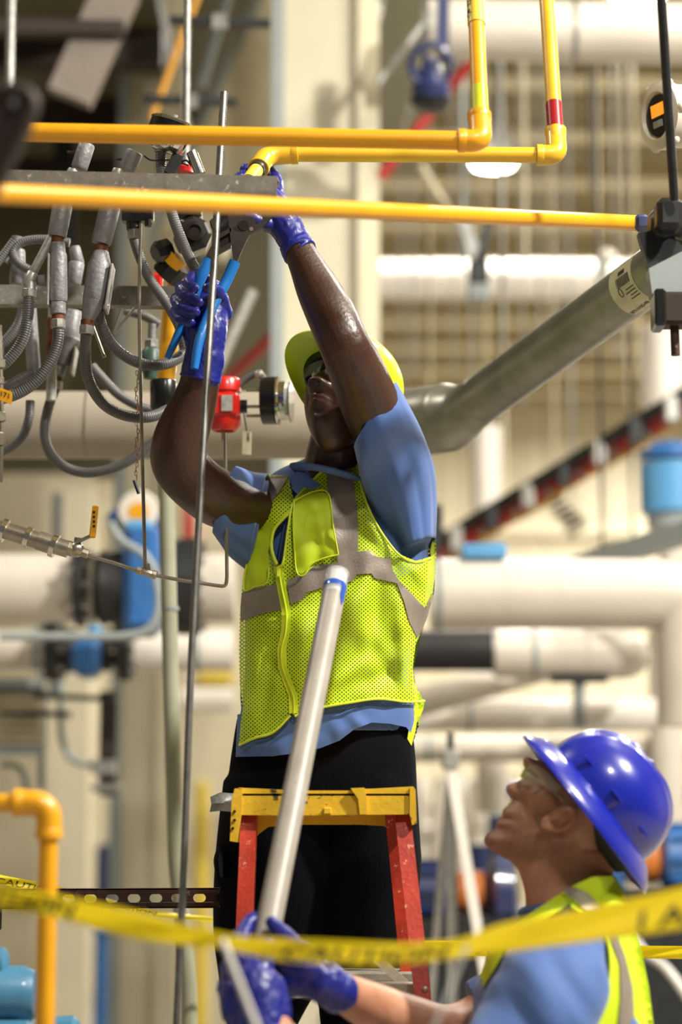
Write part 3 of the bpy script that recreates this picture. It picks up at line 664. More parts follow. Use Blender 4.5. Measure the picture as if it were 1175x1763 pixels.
zs = [W(800, y, YR).z for y in (1420, 1452, 1486, 1520, 1556, 1600)]; xa, xb = W(715, 1450, YR).x, W(905, 1450, YR).x
for z in zs: obj('shelf', MB().box(((xa + xb) / 2, YR, z - .01), (xb - xa, .3, .02)), 'beam_paint', rk, smooth=False)
for x in (xa, xb): obj('upright', MB().box((x, YR + .12, (zs[0] + .1) / 2), (.04, .04, zs[0] + .1)), 'beam_paint', rk, smooth=False)
ML = (('cream', 'insulation'), ('beige', 'beam_paint'), ('grey', 'grey_trim'), ('light blue', 'sky_blue_enamel'), ('yellow', 'yellow_marker'))
for r, z in enumerate(zs[:5]):
    for k in range(5):
        cn_, mn = random.choice(ML) if (r + k) % 3 else ML[0]; s_ = .085 * random.uniform(.7, 1.1); x = xa + .08 + k * (xb - xa - .1) / 5
        o = MB().box((x, YR - .02, z + s_ * .55), (s_, .15, s_ * 1.1), bev=.008); o.cyl((x, YR - .09, z + s_ * .6), (x, YR - .12, z + s_ * .6), s_ * .25)
        obj('control_module', o, mn, label='small %s module on the %s rack shelf, %s' % (cn_, ('top', 'second', 'third', 'fourth', 'fifth')[r], ('next to the ladder', 'second from the ladder', 'at mid shelf', 'second from the far end', 'at the end by the blue hat')[k]), cat='module', group='control modules on the pale rack')
for k in range(14):
    x = 725 + k * 33; y = random.uniform(1330, 1350); YY = random.uniform(11.8, 12.4)
    a, b_ = vert(x, y, 1740, YY); b_.z = 0
    obj('upright_pipe', MB().cyl(a, b_, random.uniform(.02, .06), n=12), random.choice(['insulation', 'beam_paint', 'grey_trim', 'insulation_bright']), label='upright pipe in the far pipe bank, number %s counted from the ladder rail' % ('one two three four five six seven eight nine ten eleven twelve thirteen fourteen'.split()[k]), cat='pipe', group='pipe legs far beyond the tripod')
# lamps that show
for i, (x, y, Y) in enumerate(((850, 277, 14.5), (1098, -12, 11.8))):
    v = thing('high_bay_lamp', 'glowing round ceiling lamp %s' % ('just under the yellow elbow' if i == 0 else 'at the top edge near the black hanger rod'), 'lamp'); c = W(x, y, Y)
    obj('reflector', MB().turn(c, (0, 0, 1), [(0, .16), (.02, .17), (.2, .1), (.3, .08), (.301, .001)], 28), 'white_metal', v)
    obj('bulb', MB().turn(c - Vector((0, 0, .03)), (0, 0, 1), [(0, .001), (.001, .12), (.03, .13), (.031, .001)], 28), 'lamp_glow', v)
    obj('stem', MB().cyl(c + Vector((0, 0, .29)), Vector((c.x, c.y, CEIL + .25)), .012, n=8), 'grey_trim', v)

# ---------------------------------------------------------------- yellow gas pipes
def elbow(parent, P, r, m, fr, name='elbow', collar=True):
    t = fillet(P, fr, 8); o = obj(name, MB().tube(t, r, 24), m, parent)
    if collar:
        for a, b in ((t[0], t[1]), (t[-1], t[-2])):
            d = (b - a).normalized(); obj('collar', MB().turn(a - d * .001, d, [(0, r * 1.02), (.001, r * 1.07), (.012, r * 1.07), (.015, r)], 24), m, o)
    return o
def ptext(parent, body, size, a, b, r, s0, th0, m='print_black', flip=False, name='lettering', bold=True, vdir=None):
    "flat print wrapped on a pipe from a to b; s0 metres along, th0 angle round (0 faces the camera side)"
    a = Vector(a); b = Vector(b); t = (b - a).normalized(); f = Vector((0, -1, 0)); f = (f - t * f.dot(t)).normalized(); g = t.cross(f)
    me = text_mesh(body, size, bold)
    for v in me.vertices:
        x, y = v.co.x, v.co.y; th = th0 + (y / r) * (1 if flip else -1)
        p = a + t * (s0 + (x if not flip else -x)) + (f * cos(th) + g * sin(th)) * (r + .0006)
        v.co = p
    return obj(name, me, m, parent)
YA = 4.3; A1, A2, A3 = W(-90, 225, YA), W(829, 243, YA), W(817, -60, YA + .16)
pa = obj('gas_pipe', MB().tube([A1, A2 + (A1 - A2).normalized() * .02], S(17, YA), 24), 'yellow_pipe', label='orange-yellow gas pipe running above the grey beam, turning up at its elbow', cat='pipe')
obj('riser', MB().tube([A2 + (A3 - A2).normalized() * .02, A3], S(15, YA), 24), 'yellow_pipe', pa)
elbow(pa, [W(790, 242, YA), A2, W(826, 198, YA + .03)], S(20, YA), 'yellow_pipe', .04)
e = (A3 - A2); L = e.length
def on(y): return A2 + e * ((243 - y) / 303)
obj('lime_band', MB().cyl(on(155), on(198), S(15.5, YA)), 'lime_band', pa)
s_ = obj('marker_sleeve', MB().cyl(on(-40), on(46), S(16.6, YA)), 'yellow_marker', pa)
ptext(s_, 'CONDENSATE', .014, on(36), on(-160), S(16.6, YA), .116, -1.2, flip=True)
aw = MB(); t = e.normalized(); f = Vector((0, -1, 0)); f = (f - t * f.dot(t)).normalized(); g = t.cross(f)
def oc(s, th, r=S(16.6, YA) + .0008): return on(40) + t * s + (f * cos(th) + g * sin(th)) * r
i0 = len(aw.v)
for s, q in ((0, 0), (.012, -.5), (.012, -.22), (.022, -.22), (.022, .22), (.012, .22), (.012, .5)): aw.v.append(oc(s, -1.05 + q))
aw.f.append((0, 1, 2, 5, 6)); aw.f.append((2, 3, 4, 5)); obj('arrow', aw, 'print_black', s_, smooth=False)
YB = 4.85; B0, B1, B2, B3 = W(431, 303, YB - .1), W(462, 268, YB), W(960, 267, YB), W(938, -60, YB + .16)
pb = obj('gas_pipe', MB().tube([W(470, 265, YB), B2 - Vector((.02, 0, 0))], S(14, YB), 24), 'yellow_pipe_pale', label='paler yellow gas pipe behind, ending at the elbow held by the blue glove', cat='pipe')
obj('riser', MB().tube([B2 + (B3 - B2).normalized() * .02, B3], S(14, YB), 24), 'yellow_pipe_pale', pb)
elbow(pb, [W(925, 267, YB), B2, W(957, 224, YB + .03)], S(18, YB), 'yellow_pipe_pale', .04)
u = B3 - B2; obj('red_band', MB().cyl(B2 + u * (45 / 327), B2 + u * (86 / 327), S(14.6, YB)), 'red_band', pb)
elbow(pb, [W(512, 264, YB), W(458, 268, YB), W(445, 290, YB - .06)], S(18, YB), 'yellow_pipe_pale', .045)
obj('joint_ring', MB().cyl(W(447, 286, YB - .05), W(441, 294, YB - .08), S(15, YB)), 'dark_iron', pb)
obj('stub', MB().cyl(W(441, 294, YB - .08), W(428, 312, YB - .14), S(13, YB)), 'yellow_marker', pb)
pc = obj('gas_pipe', MB().tube([W(-140, 327, 3.35), W(1098, 384, 4.7)], .0158, 24), 'yellow_pipe', label='blurred orange-yellow pipe crossing in front of the raised hand, ending at dark valve', cat='pipe')
YD = 3.7; D1 = W(84, 1384, YD); D2 = Vector((D1.x - .004, YD, .0))
pd = obj('gas_pipe', MB().tube([W(-120, 1380, YD), D1 - Vector((.01, 0, 0))], S(16, YD), 24), 'yellow_pipe', label='blurred yellow pipe with elbow turning down to the floor beside the blue pump', cat='pipe')
obj('riser', MB().tube([D1 - Vector((0, 0, .01)), D2], S(17, YD), 24), 'yellow_pipe', pd)
elbow(pd, [W(24, 1382, YD), D1, W(84, 1443, YD)], S(22.5, YD), 'yellow_pipe', .05)

# ---------------------------------------------------------------- the galvanised pipe with its paper label
P0, P1, P2, P3 = W(1200, 418, 4.82), W(790, 716, 5.75), W(690, 732, 5.9), W(-120, 732, 5.9)
gp = obj('steel_pipe', MB().tube([P0, P1], .0575, 40), 'pipe_steel', label='shiny galvanised steel pipe sloping down to its elbow behind the lime hard hat', cat='pipe')
obj('elbow', MB().tube(fillet([P1 + (P0 - P1).normalized() * .10, P1 + (P2 - P1) * .15, P2 - Vector((.05, 0, 0))], .13, 10), [.0585 + .027 * min(1, k / 6) for k in range(12)] + [], 40) if False else MB().tube(fillet([P1 + (P0 - P1).normalized() * .12, P1 + Vector((-.01, 0, -.005)), P2 - Vector((.05, 0, 0))], .13, 10), [.058 + .026 * min(1, k / 7) for k in range(13)], 40), 'pipe_steel', gp)
gh = obj('horizontal_run', MB().tube([P2, P3], .084, 40), 'insulation_dull', gp)
for x in (575, 330, 150): obj('jacket_seam', MB().cyl(W(x, 732, 5.9), W(x + 3, 732, 5.9), .0855, n=40), 'pipe_steel', gh)
t = (P1 - P0).normalized(); f = Vector((0, -1, 0)); f = (f - t * f.dot(t)).normalized(); g = t.cross(f)
def lc(s, th, r=.0582): return P0 + t * s + (f * cos(th) - g * sin(th)) * r
Ls = (W(1108, 478, 4.95) - P0).dot(t)
def patch(s0, s1, a0, a1, r, m, name, parent, n=10):
    b = MB()
    for lay in (0, 1):
        for i in range(n + 1):
            for s in (s0, s1): b.v.append(lc(s, a0 + (a1 - a0) * i / n, r + lay * .0005))
    q = 2 * (n + 1)
    for i in range(n): b.f.append((q + 2 * i, q + 2 * i + 1, q + 2 * i + 3, q + 2 * i + 2)); b.f.append((2 * i + 1, 2 * i, 2 * i + 2, 2 * i + 3))
    b.f += [(0, 1, q + 1, q), (2 * n + 1, 2 * n, q + 2 * n, q + 2 * n + 1)]
    return obj(name, b, m, parent, fixn=True)
lb = patch(Ls, Ls + .088, -.95, 1.25, .0578, 'paper', 'paper_label', gp)
sg = 1
for k in range(22): 
    if k % 3 != 2: patch(Ls + .012 + k * .0022, Ls + .0131 + k * .0022, -.42, -.05, .0586, 'print_black', 'barcode_bar', lb, 3)
ptext(lb, 'B73-S1SG-9B', .0125, P0, P1, .0584, Ls + .084, -1.08, flip=True, bold=True)
for k, (wd, a0) in enumerate(((.03, .12), (.036, .25), (.026, .38), (.033, .51))): patch(Ls + .006, Ls + .006 + wd, a0, a0 + .035, .0586, 'hook_iron', 'print_line', lb, 2)
patch(Ls + .026, Ls + .05, -.66, -.5, .0586, 'hook_iron', 'print_line', lb, 3)
ct = MB(); ct.tube([lc(Ls + .055 + .006 * cos(2 * pi * k / 20), .12 + .16 * sin(2 * pi * k / 20), .0588) for k in range(21)], .0008, 6); obj('round_mark', ct, 'print_black', lb)
# flange and valve it ends in
v = thing('flange_valve', 'black flanged valve at the upper end of the labelled steel pipe', 'valve'); c = lc(.06, 0, 0)
obj('flange', MB().turn(c, -t, [(0, .08), (.003, .088), (.02, .088), (.023, .08)], 40), 'black_plastic', v)
for k in range(8):
    an = 2 * pi * k / 8 + .3; q = c + (f * cos(an) + g * sin(an)) * .074; obj('bolt', MB().cyl(q + t * .012, q - t * .03, .007, n=6), 'dark_iron', v)
obj('valve_body', MB().turn(c, -t, [(.02, .06), (.05, .075), (.12, .08), (.18, .06)], 28), 'dark_iron', v)
v = thing('pipe_union_valve', 'blurred dark grey valve body where the foreground yellow pipe ends', 'valve'); Yv = 4.45
obj('union_nut', MB().turn(W(1094, 384, 4.62), (1, 0, 0), [(0, .012), (.006, .018), (.02, .018), (.026, .014)], 6), 'navy_enamel', v)
obj('valve_body', MB().turn(W(1118, 386, 4.5), (1, .1, 0), [(0, .018), (.01, .03), (.03, .034), (.05, .026), (.09, .034), (.12, .034), (.13, .02)], 20), 'dark_iron', v)
obj('stem_block', MB().box(W(1152, 372, Yv), (.05, .06, .06), bev=.01), 'dark_iron', v)
obj('bracket', MB().prism([W(x, y, Yv - .02) for x, y in ((1118, 462), (1190, 425), (1190, 505), (1124, 508))], (0, .05, 0)), 'grey_trim', v, smooth=False)
obj('lower_block', MB().box(W(1166, 535, Yv), (S(64, Yv), .06, S(58, Yv)), bev=.006), 'hook_iron', v); obj('dark_plate', MB().box(W(1134, 535, Yv - .01), (S(20, Yv), .07, S(66, Yv)), bev=.004), 'black_plastic', v)
obj('drain', MB().cyl(W(1162, 560, Yv), W(1164, 612, Yv), S(8, Yv)), 'rust_brown', v)
obj('side_bracket', MB().prism([W(x, y, Yv + .04) for x, y in ((1100, 400), (1150, 395), (1190, 440), (1120, 470))], (0, .03, 0)), 'dark_iron', v, smooth=False)
run('hanger_rod', [W(1135, -70, 4.25), W(1162, 345, 4.4)], S(8.5, 4.3), 'dark_iron', 'thick blurred dark rod hanging down to the valve at the pipe end', 'rod', n=12)
v = thing('transmitter', 'round beige transmitter housing with small orange display at the edge of view', 'instrument'); Yt = 4.9; c = W(1160, 200, Yt); ax2 = Vector((-1, -.5, -.12)).normalized()
obj('housing', MB().turn(c - ax2 * .12, ax2, [(0, .05), (.02, .064), (.10, .066), (.13, .066), (.135, .062)], 36), 'insulation', v)
obj('cap', MB().turn(c + ax2 * .012, ax2, [(0, .066), (.004, .071), (.026, .071), (.032, .063), (.033, .05), (.022, .046), (.0221, .001)], 36), 'insulation', v)
for k in range(6):
    an = 2 * pi * k / 6; u1 = ax2.cross(Vector((0, 0, 1))).normalized(); u2 = ax2.cross(u1); q = c + ax2 * .028 + (u1 * cos(an) + u2 * sin(an)) * .069; obj('lug', MB().ball(q, .011, 10, 6), 'insulation', v)
g2 = obj('display_glass', MB().turn(c + ax2 * .0345, ax2, [(0, .045), (.003, .044), (.0031, .001)], 28), 'black_plastic', v)
obj('display', MB().box(c + ax2 * .039 + Vector((0, 0, .012)), (.004, .045, .026), Matrix.Rotation(-.28, 3, 'Z') if False else ax2.to_track_quat('X', 'Z').to_matrix()), 'orange_glow', g2, smooth=False)
obj('display_text', MB().box(c + ax2 * .039 + Vector((0, 0, -.018)), (.004, .03, .014), ax2.to_track_quat('X', 'Z').to_matrix()), 'grey_trim', g2, smooth=False)

# ---------------------------------------------------------------- strut beams, threaded rod
def channel(name, A, B, h, d, m, label, lip=.006, tk=.0025):
    "C channel seen from its back, open away from the camera"
    o = thing(name, label, 'strut'); A = Vector(A); B = Vector(B); up = Vector((0, 0, 1)); tt = (B - A).normalized(); n = Vector((0, 1, 0)); n = (n - tt * n.dot(tt)).normalized(); uz = n.cross(tt) * -1
    if uz.z < 0: uz = -uz
    def bx(c0, w1, w2): return MB().bar(A + c0, B + c0, w1, w2, up=n)
    obj('web', bx(n * 0, h, tk), m, o, smooth=False); obj('side', bx(uz * (h / 2 - tk / 2) + n * (d / 2), tk, d), m, o, smooth=False); obj('side', bx(-uz * (h / 2 - tk / 2) + n * (d / 2), tk, d), m, o, smooth=False)
    obj('lip', bx(uz * (h / 2 - lip) + n * d, lip * 2, tk), m, o, smooth=False); obj('lip', bx(-uz * (h / 2 - lip) + n * d, lip * 2, tk), m, o, smooth=False)
    return o
YS = 4.42
channel('strut_beam', W(-90, 306, YS + .05), W(477, 320, YS), S(35, YS), .035, 'strut_steel', 'mottled grey steel beam end crossing between the two orange-yellow pipes')
channel('strut_beam', W(-90, 506, 5.0), W(318, 510, 5.0), S(35, 5), .035, 'strut_steel', 'second mottled grey beam, behind the hanging conduit fittings')
tr = MB(); TP = [W(386, 158, 4.62), W(372, 400, 4.56), W(362, 560, 4.52), W(345, 850, 4.46), W(329, 1150, 4.42), (W(316, 1500, 4.38)), W(304, 1763, 4.36)]
last = TP[-1] + (TP[-1] - TP[-2]).normalized() * .0; q = TP[-1]; dr = (TP[-1] - TP[-2]); TP.append(q + dr * (q.z / -dr.z * .999))
sp = spline(TP, 6); dense = []
for i in range(len(sp) - 1):
    L = (sp[i + 1] - sp[i]).length; n = max(1, int(L / .0023))
    for k in range(n): dense.append(sp[i].lerp(sp[i + 1], k / n))
o = obj('threaded_rod', MB().tube(dense, [.0080 if k % 2 else .0054 for k in range(len(dense))], 10), 'threaded_steel', label='long grey threaded rod standing upright in front of the worker on the ladder', cat='rod', ang=180)
v = thing('slotted_strut', 'rusty brown slotted channel running level behind the threaded rod', 'strut'); Yk = 4.95
b = MB(); xs = [-70 + 37.6 * k for k in range(13)]; y0 = 1546; hh = 16.5
def yk(x): return 1548 - x * .006
for (d0, d1) in ((-16.5, -7), (7.5, 16.5)): b.prism([W(-90, yk(-90) + d0, Yk), W(378, yk(378) + d0, Yk), W(378, yk(378) + d1, Yk), W(-90, yk(-90) + d1, Yk)], (0, .003, 0))
edges = [-90] + xs + [378]
for i in range(len(edges) - 1):
    xa = edges[i] + (11 if i else 0); xb = edges[i + 1] - (11 if i < len(edges) - 2 else 0)
    if xb - xa < 2: continue
    ol = []
    if i: ol += [(xa - 7 + 7 * cos(a) , 7.3 * sin(a)) for a in [pi / 2 - pi * k / 8 for k in range(9)]]
    else: ol += [(xa, 7.3), (xa, -7.3)]
    if i < len(edges) - 2: ol += [(xb + 7 - 7 * cos(a), 7.3 * sin(a)) for a in [-pi / 2 + pi * k / 8 for k in range(9)]]
    else: ol += [(xb, -7.3), (xb, 7.3)]
    b.prism([W(x, yk(x) + y, Yk) for x, y in ol], (0, .003, 0))
obj('slotted_web', b, 'rust_brown', v, smooth=False, fixn=True)
obj('side', MB().bar(W(-90, yk(0) - 16, Yk + .02), W(378, yk(378) - 16, Yk + .02), .003, .04), 'rust_brown', v, smooth=False); obj('side', MB().bar(W(-90, yk(0) + 16, Yk + .02), W(378, yk(378) + 16, Yk + .02), .003, .04), 'rust_brown', v, smooth=False)
v = thing('strut_wire_clip', 'black clip hanging under the rusty slotted channel at its near end', 'clip')
obj('clip_body', MB().box(W(-2, 1580, Yk), (.012, .01, .05), bev=.003), 'black_plastic', v)
v = thing('beam_hook', 'out of focus dark brown pipe hook at the edge of the view above the beam', 'hook'); Yh = 2.9
obj('hook_arm', MB().tube(spline([W(-30, 360, Yh), W(10, 285, Yh), W(40, 225, Yh), W(56, 180, Yh), W(40, 158, Yh), W(8, 156, Yh), W(-30, 165, Yh)]), S(15, Yh), 12), 'hook_iron', v)
obj('hook_plate', MB().prism([W(x, y, Yh) for x, y in ((-20, 165), (50, 165), (60, 200), (30, 250), (-20, 330))], (0, .012, 0)), 'hook_iron', v, smooth=False)
obj('bolt', MB().cyl(W(24, 176, Yh - .012), W(24, 176, Yh), S(8, Yh)), 'chrome', v)

# ---------------------------------------------------------------- conduit bodies and flexible conduits
def nut(parent, a, b, r, m='white_metal', name='nut'):
    a = Vector(a); b = Vector(b); t = (b - a); L = t.length
    obj(name, MB().turn(a, t, [(0, r * .9), (L * .1, r), (L * .9, r), (L, r * .9)], 8), m, parent, ang=20)
def fitting_stack(name, label, Y, P, plug, plates):
    "P: list of (px, py, r_px, part name, material)"
    v = thing(name, label, 'conduit fitting')
    for (x0, y0, x1, y1, r0, r1, pn, m) in P:
        if pn == 'nut': nut(v, W(x0, y0, Y), W(x1, y1, Y), S(r0, Y))
        else: obj(pn, MB().turn(W(x0, y0, Y), W(x1, y1, Y) - W(x0, y0, Y), [(h * (W(x1, y1, Y) - W(x0, y0, Y)).length, S(rr, Y)) for h, rr in ((0, r0 * .9), (.06, r0), (.94, r1), (1, r1 * .9))], 24), m, v)
    for (a, b_, c_, d_, w_) in plates: obj('cover_plate', MB().bar(W(a, b_, Y), W(c_, d_, Y), S(w_, Y), S(44, Y), bev=.002), 'white_metal', v, smooth=False)
    return v
Yf = 4.78
v1 = fitting_stack('conduit_tee', 'grey conduit tee hanging from the beam, nearest the edge of view', Yf, [
    (150, 248, 136, 290, 15, 15, 'upper_plug', 'grey_enamel'), (128, 292, 104, 372, 12, 12, 'pipe_neck', 'white_metal'), (108, 352, 98, 408, 18, 17, 'union_body', 'grey_enamel'), (99, 406, 99, 420, 12, 12, 'rusty_thread', 'rusty_thread'),
    (99, 418, 100, 440, 13, 14, 'upper_hub', 'grey_enamel'), (100, 436, 100, 520, 16, 17, 'tee_body', 'grey_enamel'), (100, 518, 100, 542, 14, 14, 'lower_hub', 'grey_enamel'), (100, 540, 100, 552, 11, 11, 'rusty_thread', 'rusty_thread'), (100, 550, 100, 566, 13, 13, 'nut', ''),
    (97, 483, 66, 483, 12, 10, 'side_hub', 'grey_enamel')], 0, [(86, 440, 84, 530, 4)])
v2 = fitting_stack('conduit_tee', 'wider grey conduit tee with raised cover plate, next to the threaded rod side', Yf, [
    (232, 262, 218, 292, 16, 15, 'upper_plug', 'grey_enamel'), (205, 292, 185, 372, 12, 12, 'pipe_neck', 'white_metal'), (190, 355, 174, 420, 19, 18, 'union_body', 'grey_enamel'), (174, 422, 174, 434, 12, 12, 'rusty_thread', 'rusty_thread'),
    (175, 432, 172, 455, 13, 20, 'upper_hub', 'grey_enamel'), (173, 452, 162, 520, 22, 21, 'tee_body', 'grey_enamel'), (162, 516, 151, 552, 20, 12, 'lower_hub', 'grey_enamel'), (151, 551, 150, 562, 12, 12, 'rusty_thread', 'rusty_thread'), (150, 560, 149, 576, 13, 13, 'nut', ''),
    (168, 483, 168, 502, 11, 10, 'side_elbow', 'grey_enamel'), (168, 500, 168, 512, 12, 12, 'nut', '')], 0, [(195, 458, 183, 538, 5)])
for v_, x, y in ((v1, 124, 262), (v2, 208, 274)): obj('set_screw', MB().cyl(W(x - 8, y, Yf), W(x + 6, y, Yf), S(2.5, Yf), n=8), 'rust_brown', v_)
Yg = 5.25
v3 = fitting_stack('conduit_tee', 'grey conduit body farther back, below the second beam', Yg, [
    (128, 535, 118, 585, 15, 20, 'upper_hub', 'grey_enamel'), (118, 580, 104, 628, 24, 16, 'tee_body', 'grey_enamel'), (104, 625, 98, 648, 12, 12, 'lower_hub', 'grey_enamel'), (98, 646, 97, 658, 10, 10, 'rusty_thread', 'rusty_thread'), (97, 657, 96, 670, 12, 12, 'nut', '')], 0, [(132, 600, 124, 645, 4)])
v4 = fitting_stack('conduit_elbow', 'pale angled conduit with hex nut leaning against the first tee', Yf, [
    (90, 405, 52, 478, 8, 8, 'pipe_neck', 'white_metal'), (58, 470, 46, 492, 11, 11, 'elbow_body', 'white_metal'), (52, 486, 52, 500, 11, 12, 'collar', 'white_metal'), (51, 498, 50, 512, 13, 13, 'nut', '')], 0, [])
v5 = fitting_stack('conduit_tee', 'grey conduit body behind the upper loop of flexible conduit', 5.1, [
    (30, 408, 28, 425, 11, 10, 'cap', 'grey_enamel'), (28, 425, 8, 450, 8, 8, 'pipe_neck', 'white_metal'), (32, 430, 30, 490, 12, 15, 'tee_body', 'grey_enamel'), (128, 425, 134, 455, 10, 12, 'cap', 'grey_enamel'), (132, 452, 128, 490, 14, 12, 'tee_body', 'grey_enamel')], 0, [])
def flex(P, Y, r, label, nuts=(), Y2=None):
    n = len(P); o = obj('flexible_conduit', MB().tube(spline([W(x, y, Y + (0 if Y2 is None else (Y2 - Y) * i / (n - 1))) for i, (x, y) in enumerate(P)], 10), S(r, Y), 18), 'flex_conduit', label=label, cat='conduit', group='grey flexible conduits on the pipe rack')
    for (x0, y0, x1, y1, rr) in nuts: nut(o, W(x0, y0, Y), W(x1, y1, Y), S(rr, Y))
    return o
flex([(100, 562), (99, 590), (86, 625), (58, 660), (20, 682), (-40, 695)], Yf, 10, 'flexible conduit curving away from the bottom of the first grey tee')
flex([(50, 510), (48, 545), (36, 590), (8, 625), (-30, 645)], Yf, 10, 'flexible conduit dropping from the pale angled elbow')
flex([(149, 572), (147, 610), (153, 655), (178, 695), (215, 715), (258, 718), (290, 705)], Yf, 10, 'flexible conduit looping low from the bottom of the wider grey tee', Y2=4.95)
flex([(168, 508), (172, 550), (192, 592), (228, 620), (268, 629), (305, 618), (328, 588), (336, 540), (330, 500)], Yf, 10, 'flexible conduit looping from the wider tee up behind the plier hand', Y2=5.0)
flex([(96, 668), (84, 700), (77, 740), (84, 775), (108, 802), (148, 814), (195, 806), (240, 782), (275, 752)], Yg, 9, 'lowest flexible conduit, hanging from the body farther back')
flex([(230, 408), (240, 440), (258, 480), (285, 520), (308, 560), (318, 600)], 4.9, 9, 'flexible conduit slanting down from the black connector', nuts=((231, 392, 232, 412, 12),))
flex([(277, 262), (278, 290), (287, 335), (302, 385), (322, 435), (345, 480)], 4.72, 9.5, 'flexible conduit running down from the round gauge behind the beam', nuts=((277, 250, 277, 262, 12),))
flex([(158, 630), (175, 650), (205, 680), (245, 702), (285, 712)], 5.3, 8.5, 'flexible conduit crossing behind the low loop of the wider tee')
flex([(52, 690), (50, 720), (38, 752), (10, 775), (-30, 785)], 5.2, 8, 'flexible conduit curving out of view above the ball valve pipe')
flex([(120, 418), (80, 412), (40, 416), (22, 434), (34, 455), (62, 470)], 5.05, 8, 'flexible conduit making the small upper loop')
flex([(-20, 470), (5, 440), (24, 415)], 5.05, 8, 'short flexible conduit rising to the upper loop cap')
flex([(215, 535), (250, 545), (275, 560)], 5.3, 8, 'short flexible conduit stub below the second beam')
flex([(60, 640), (30, 655), (0, 672)], 5.15, 9, 'pale short conduit tucked behind the first lower curve')
flex([(42, 520), (30, 560), (5, 590), (-20, 600)], 5.15, 9, 'faint conduit behind the pale angled elbow')
run('conduit', [W(92, 525, 5.2), W(88, 690, 5.2)], S(9, 5.2), 'white_metal', 'pale upright conduit with rust behind the first tee', 'conduit', n=12, parts=[('rusty_thread', W(91, 548, 5.19), W(89, 610, 5.19), S(10, 5.2), 'rusty_thread')])
run('conduit', [W(50, 520, 5.25), W(60, 660, 5.25)], S(12, 5.25), 'grey_enamel', 'dim grey upright conduit deep behind the loops', 'conduit', n=12)
v = thing('connector_block', 'black plastic connector block under the beam holding a flexible conduit', 'connector')
obj('block', MB().box(W(238, 372, 4.9), (S(56, 4.9), .04, S(24, 4.9)), bev=.004), 'black_plastic', v); obj('plug', MB().cyl(W(229, 376, 4.9), W(231, 396, 4.9), S(13, 4.9)), 'black_plastic', v); obj('small_plug', MB().cyl(W(255, 378, 4.88), W(255, 390, 4.88), S(6, 4.9)), 'black_plastic', v)
# braces and thin tubing
for (P, r, l) in (([(243, 385), (240, 520), (243, 700), (250, 975)], 3.2, 'thin bright steel tube dropping to the small tee fitting'),
                  ([(150, 956), (200, 970), (245, 986), (300, 997), (372, 1008), (389, 1010), (391, 995), (390, 905), (388, 745)], 3.2, 'thin steel tube running level from the ball valve, then up beside the sleeve'),
                  ([(210, 530), (196, 572)], 2.5, 'thin slanting rod below the second beam'), ([(232, 530), (196, 575)], 2.5, 'second thin slanting rod below the second beam'), ([(160, 560), (180, 615)], 3, 'pale thin rod end between the tees')):
    run('steel_tube', spline([W(x, y, 4.86) for x, y in P], 6) if len(P) > 2 and 'dropping' in l else [W(x, y, 4.86) for x, y in P], S(r, 4.86), 'stainless', l, 'tube', fr=.012, n=10)
v = thing('tee_fitting', 'small steel compression tee joining the thin tubes', 'fitting')
for (a, b_, c_, d_, r, n_) in ((240, 982, 266, 990, 6.5, 'body'), (236, 981, 244, 984, 7.5, 'nut'), (262, 988, 270, 991, 7.5, 'nut'), (253, 983, 252, 970, 6, 'nut')): nut(v, W(a, b_, 4.85), W(c_, d_, 4.85), S(r, 4.85), 'stainless', n_)
v = thing('ball_valve', 'steel ball valve with yellow lever handle on a clamped pipe', 'valve'); Yq = 4.8
obj('pipe', MB().cyl(W(-60, 893, Yq), W(118, 946, Yq), S(15, Yq)), 'stainless', v)
for (x, y, r) in ((6, 913, 21), (48, 925, 19), (93, 939, 21)):
    obj('band_clamp', MB().cyl(W(x - 4, y - 1, Yq), W(x + 4, y + 2, Yq), S(r, Yq)), 'chrome', v)
obj('band_clamp', MB().cyl(W(66, 930, Yq), W(90, 938, Yq), S(17, Yq)), 'stainless', v)
nut(v, W(114, 942, Yq), W(128, 947, Yq), S(13, Yq), 'stainless', 'hex_end'); obj('valve_body', MB().ball(W(132, 946, Yq), S(14, Yq)), 'stainless', v); nut(v, W(138, 949, Yq), W(152, 955, Yq), S(8, Yq), 'stainless', 'hex_end')
obj('stem', MB().cyl(W(132, 945, Yq), W(134, 926, Yq), S(6, Yq)), 'stainless', v)
h = obj('lever', MB().bar(W(132, 934, Yq - .01), W(158, 922, Yq - .01), S(5, Yq), .012), 'stainless', v, smooth=False)
obj('lever', MB().bar(W(157, 924, Yq - .01), W(160, 914, Yq - .01), S(7, Yq), .012), 'stainless', v, smooth=False)
hg = obj('handle_grip', MB().bar(W(159, 926, Yq - .012), W(165, 871, Yq - .012), S(11, Yq), .012, bev=.002), 'yellow_pipe', v)
for k in range(4): obj('grip_mark', MB().bar(W(161.5, 908 - k * 8, Yq - .019), W(162.2, 904 - k * 8, Yq - .019), S(4, Yq), .0006), 'print_black', hg, smooth=False)
v = thing('pull_chain', 'small dangling brown chain with a weight behind the thin steel tube', 'chain')
lk = MB()
for k in range(26):
    c = W(236 + 2 * sin(k), 642 + k * 7.2, 4.95); rr = S(3.6, 4.95); R_ = Matrix.Rotation(k % 2 * pi / 2, 3, 'Z')
    lk.tube([c + R_ @ Vector((rr * .6 * cos(a), 0, rr * 1.3 * sin(a))) for a in [2 * pi * j / 8 for j in range(9)]], .0009, 5)
obj('chain_links', lk, 'rusty_thread', v, kind='stuff'); obj('weight', MB().cyl(W(231, 827, 4.95), W(239, 850, 4.95), S(3, 4.95)), 'dark_iron', v)
v = thing('tagged_valve', 'partly cropped steel valve with small numbered yellow tag at the edge of view', 'valve'); Ye = 4.55
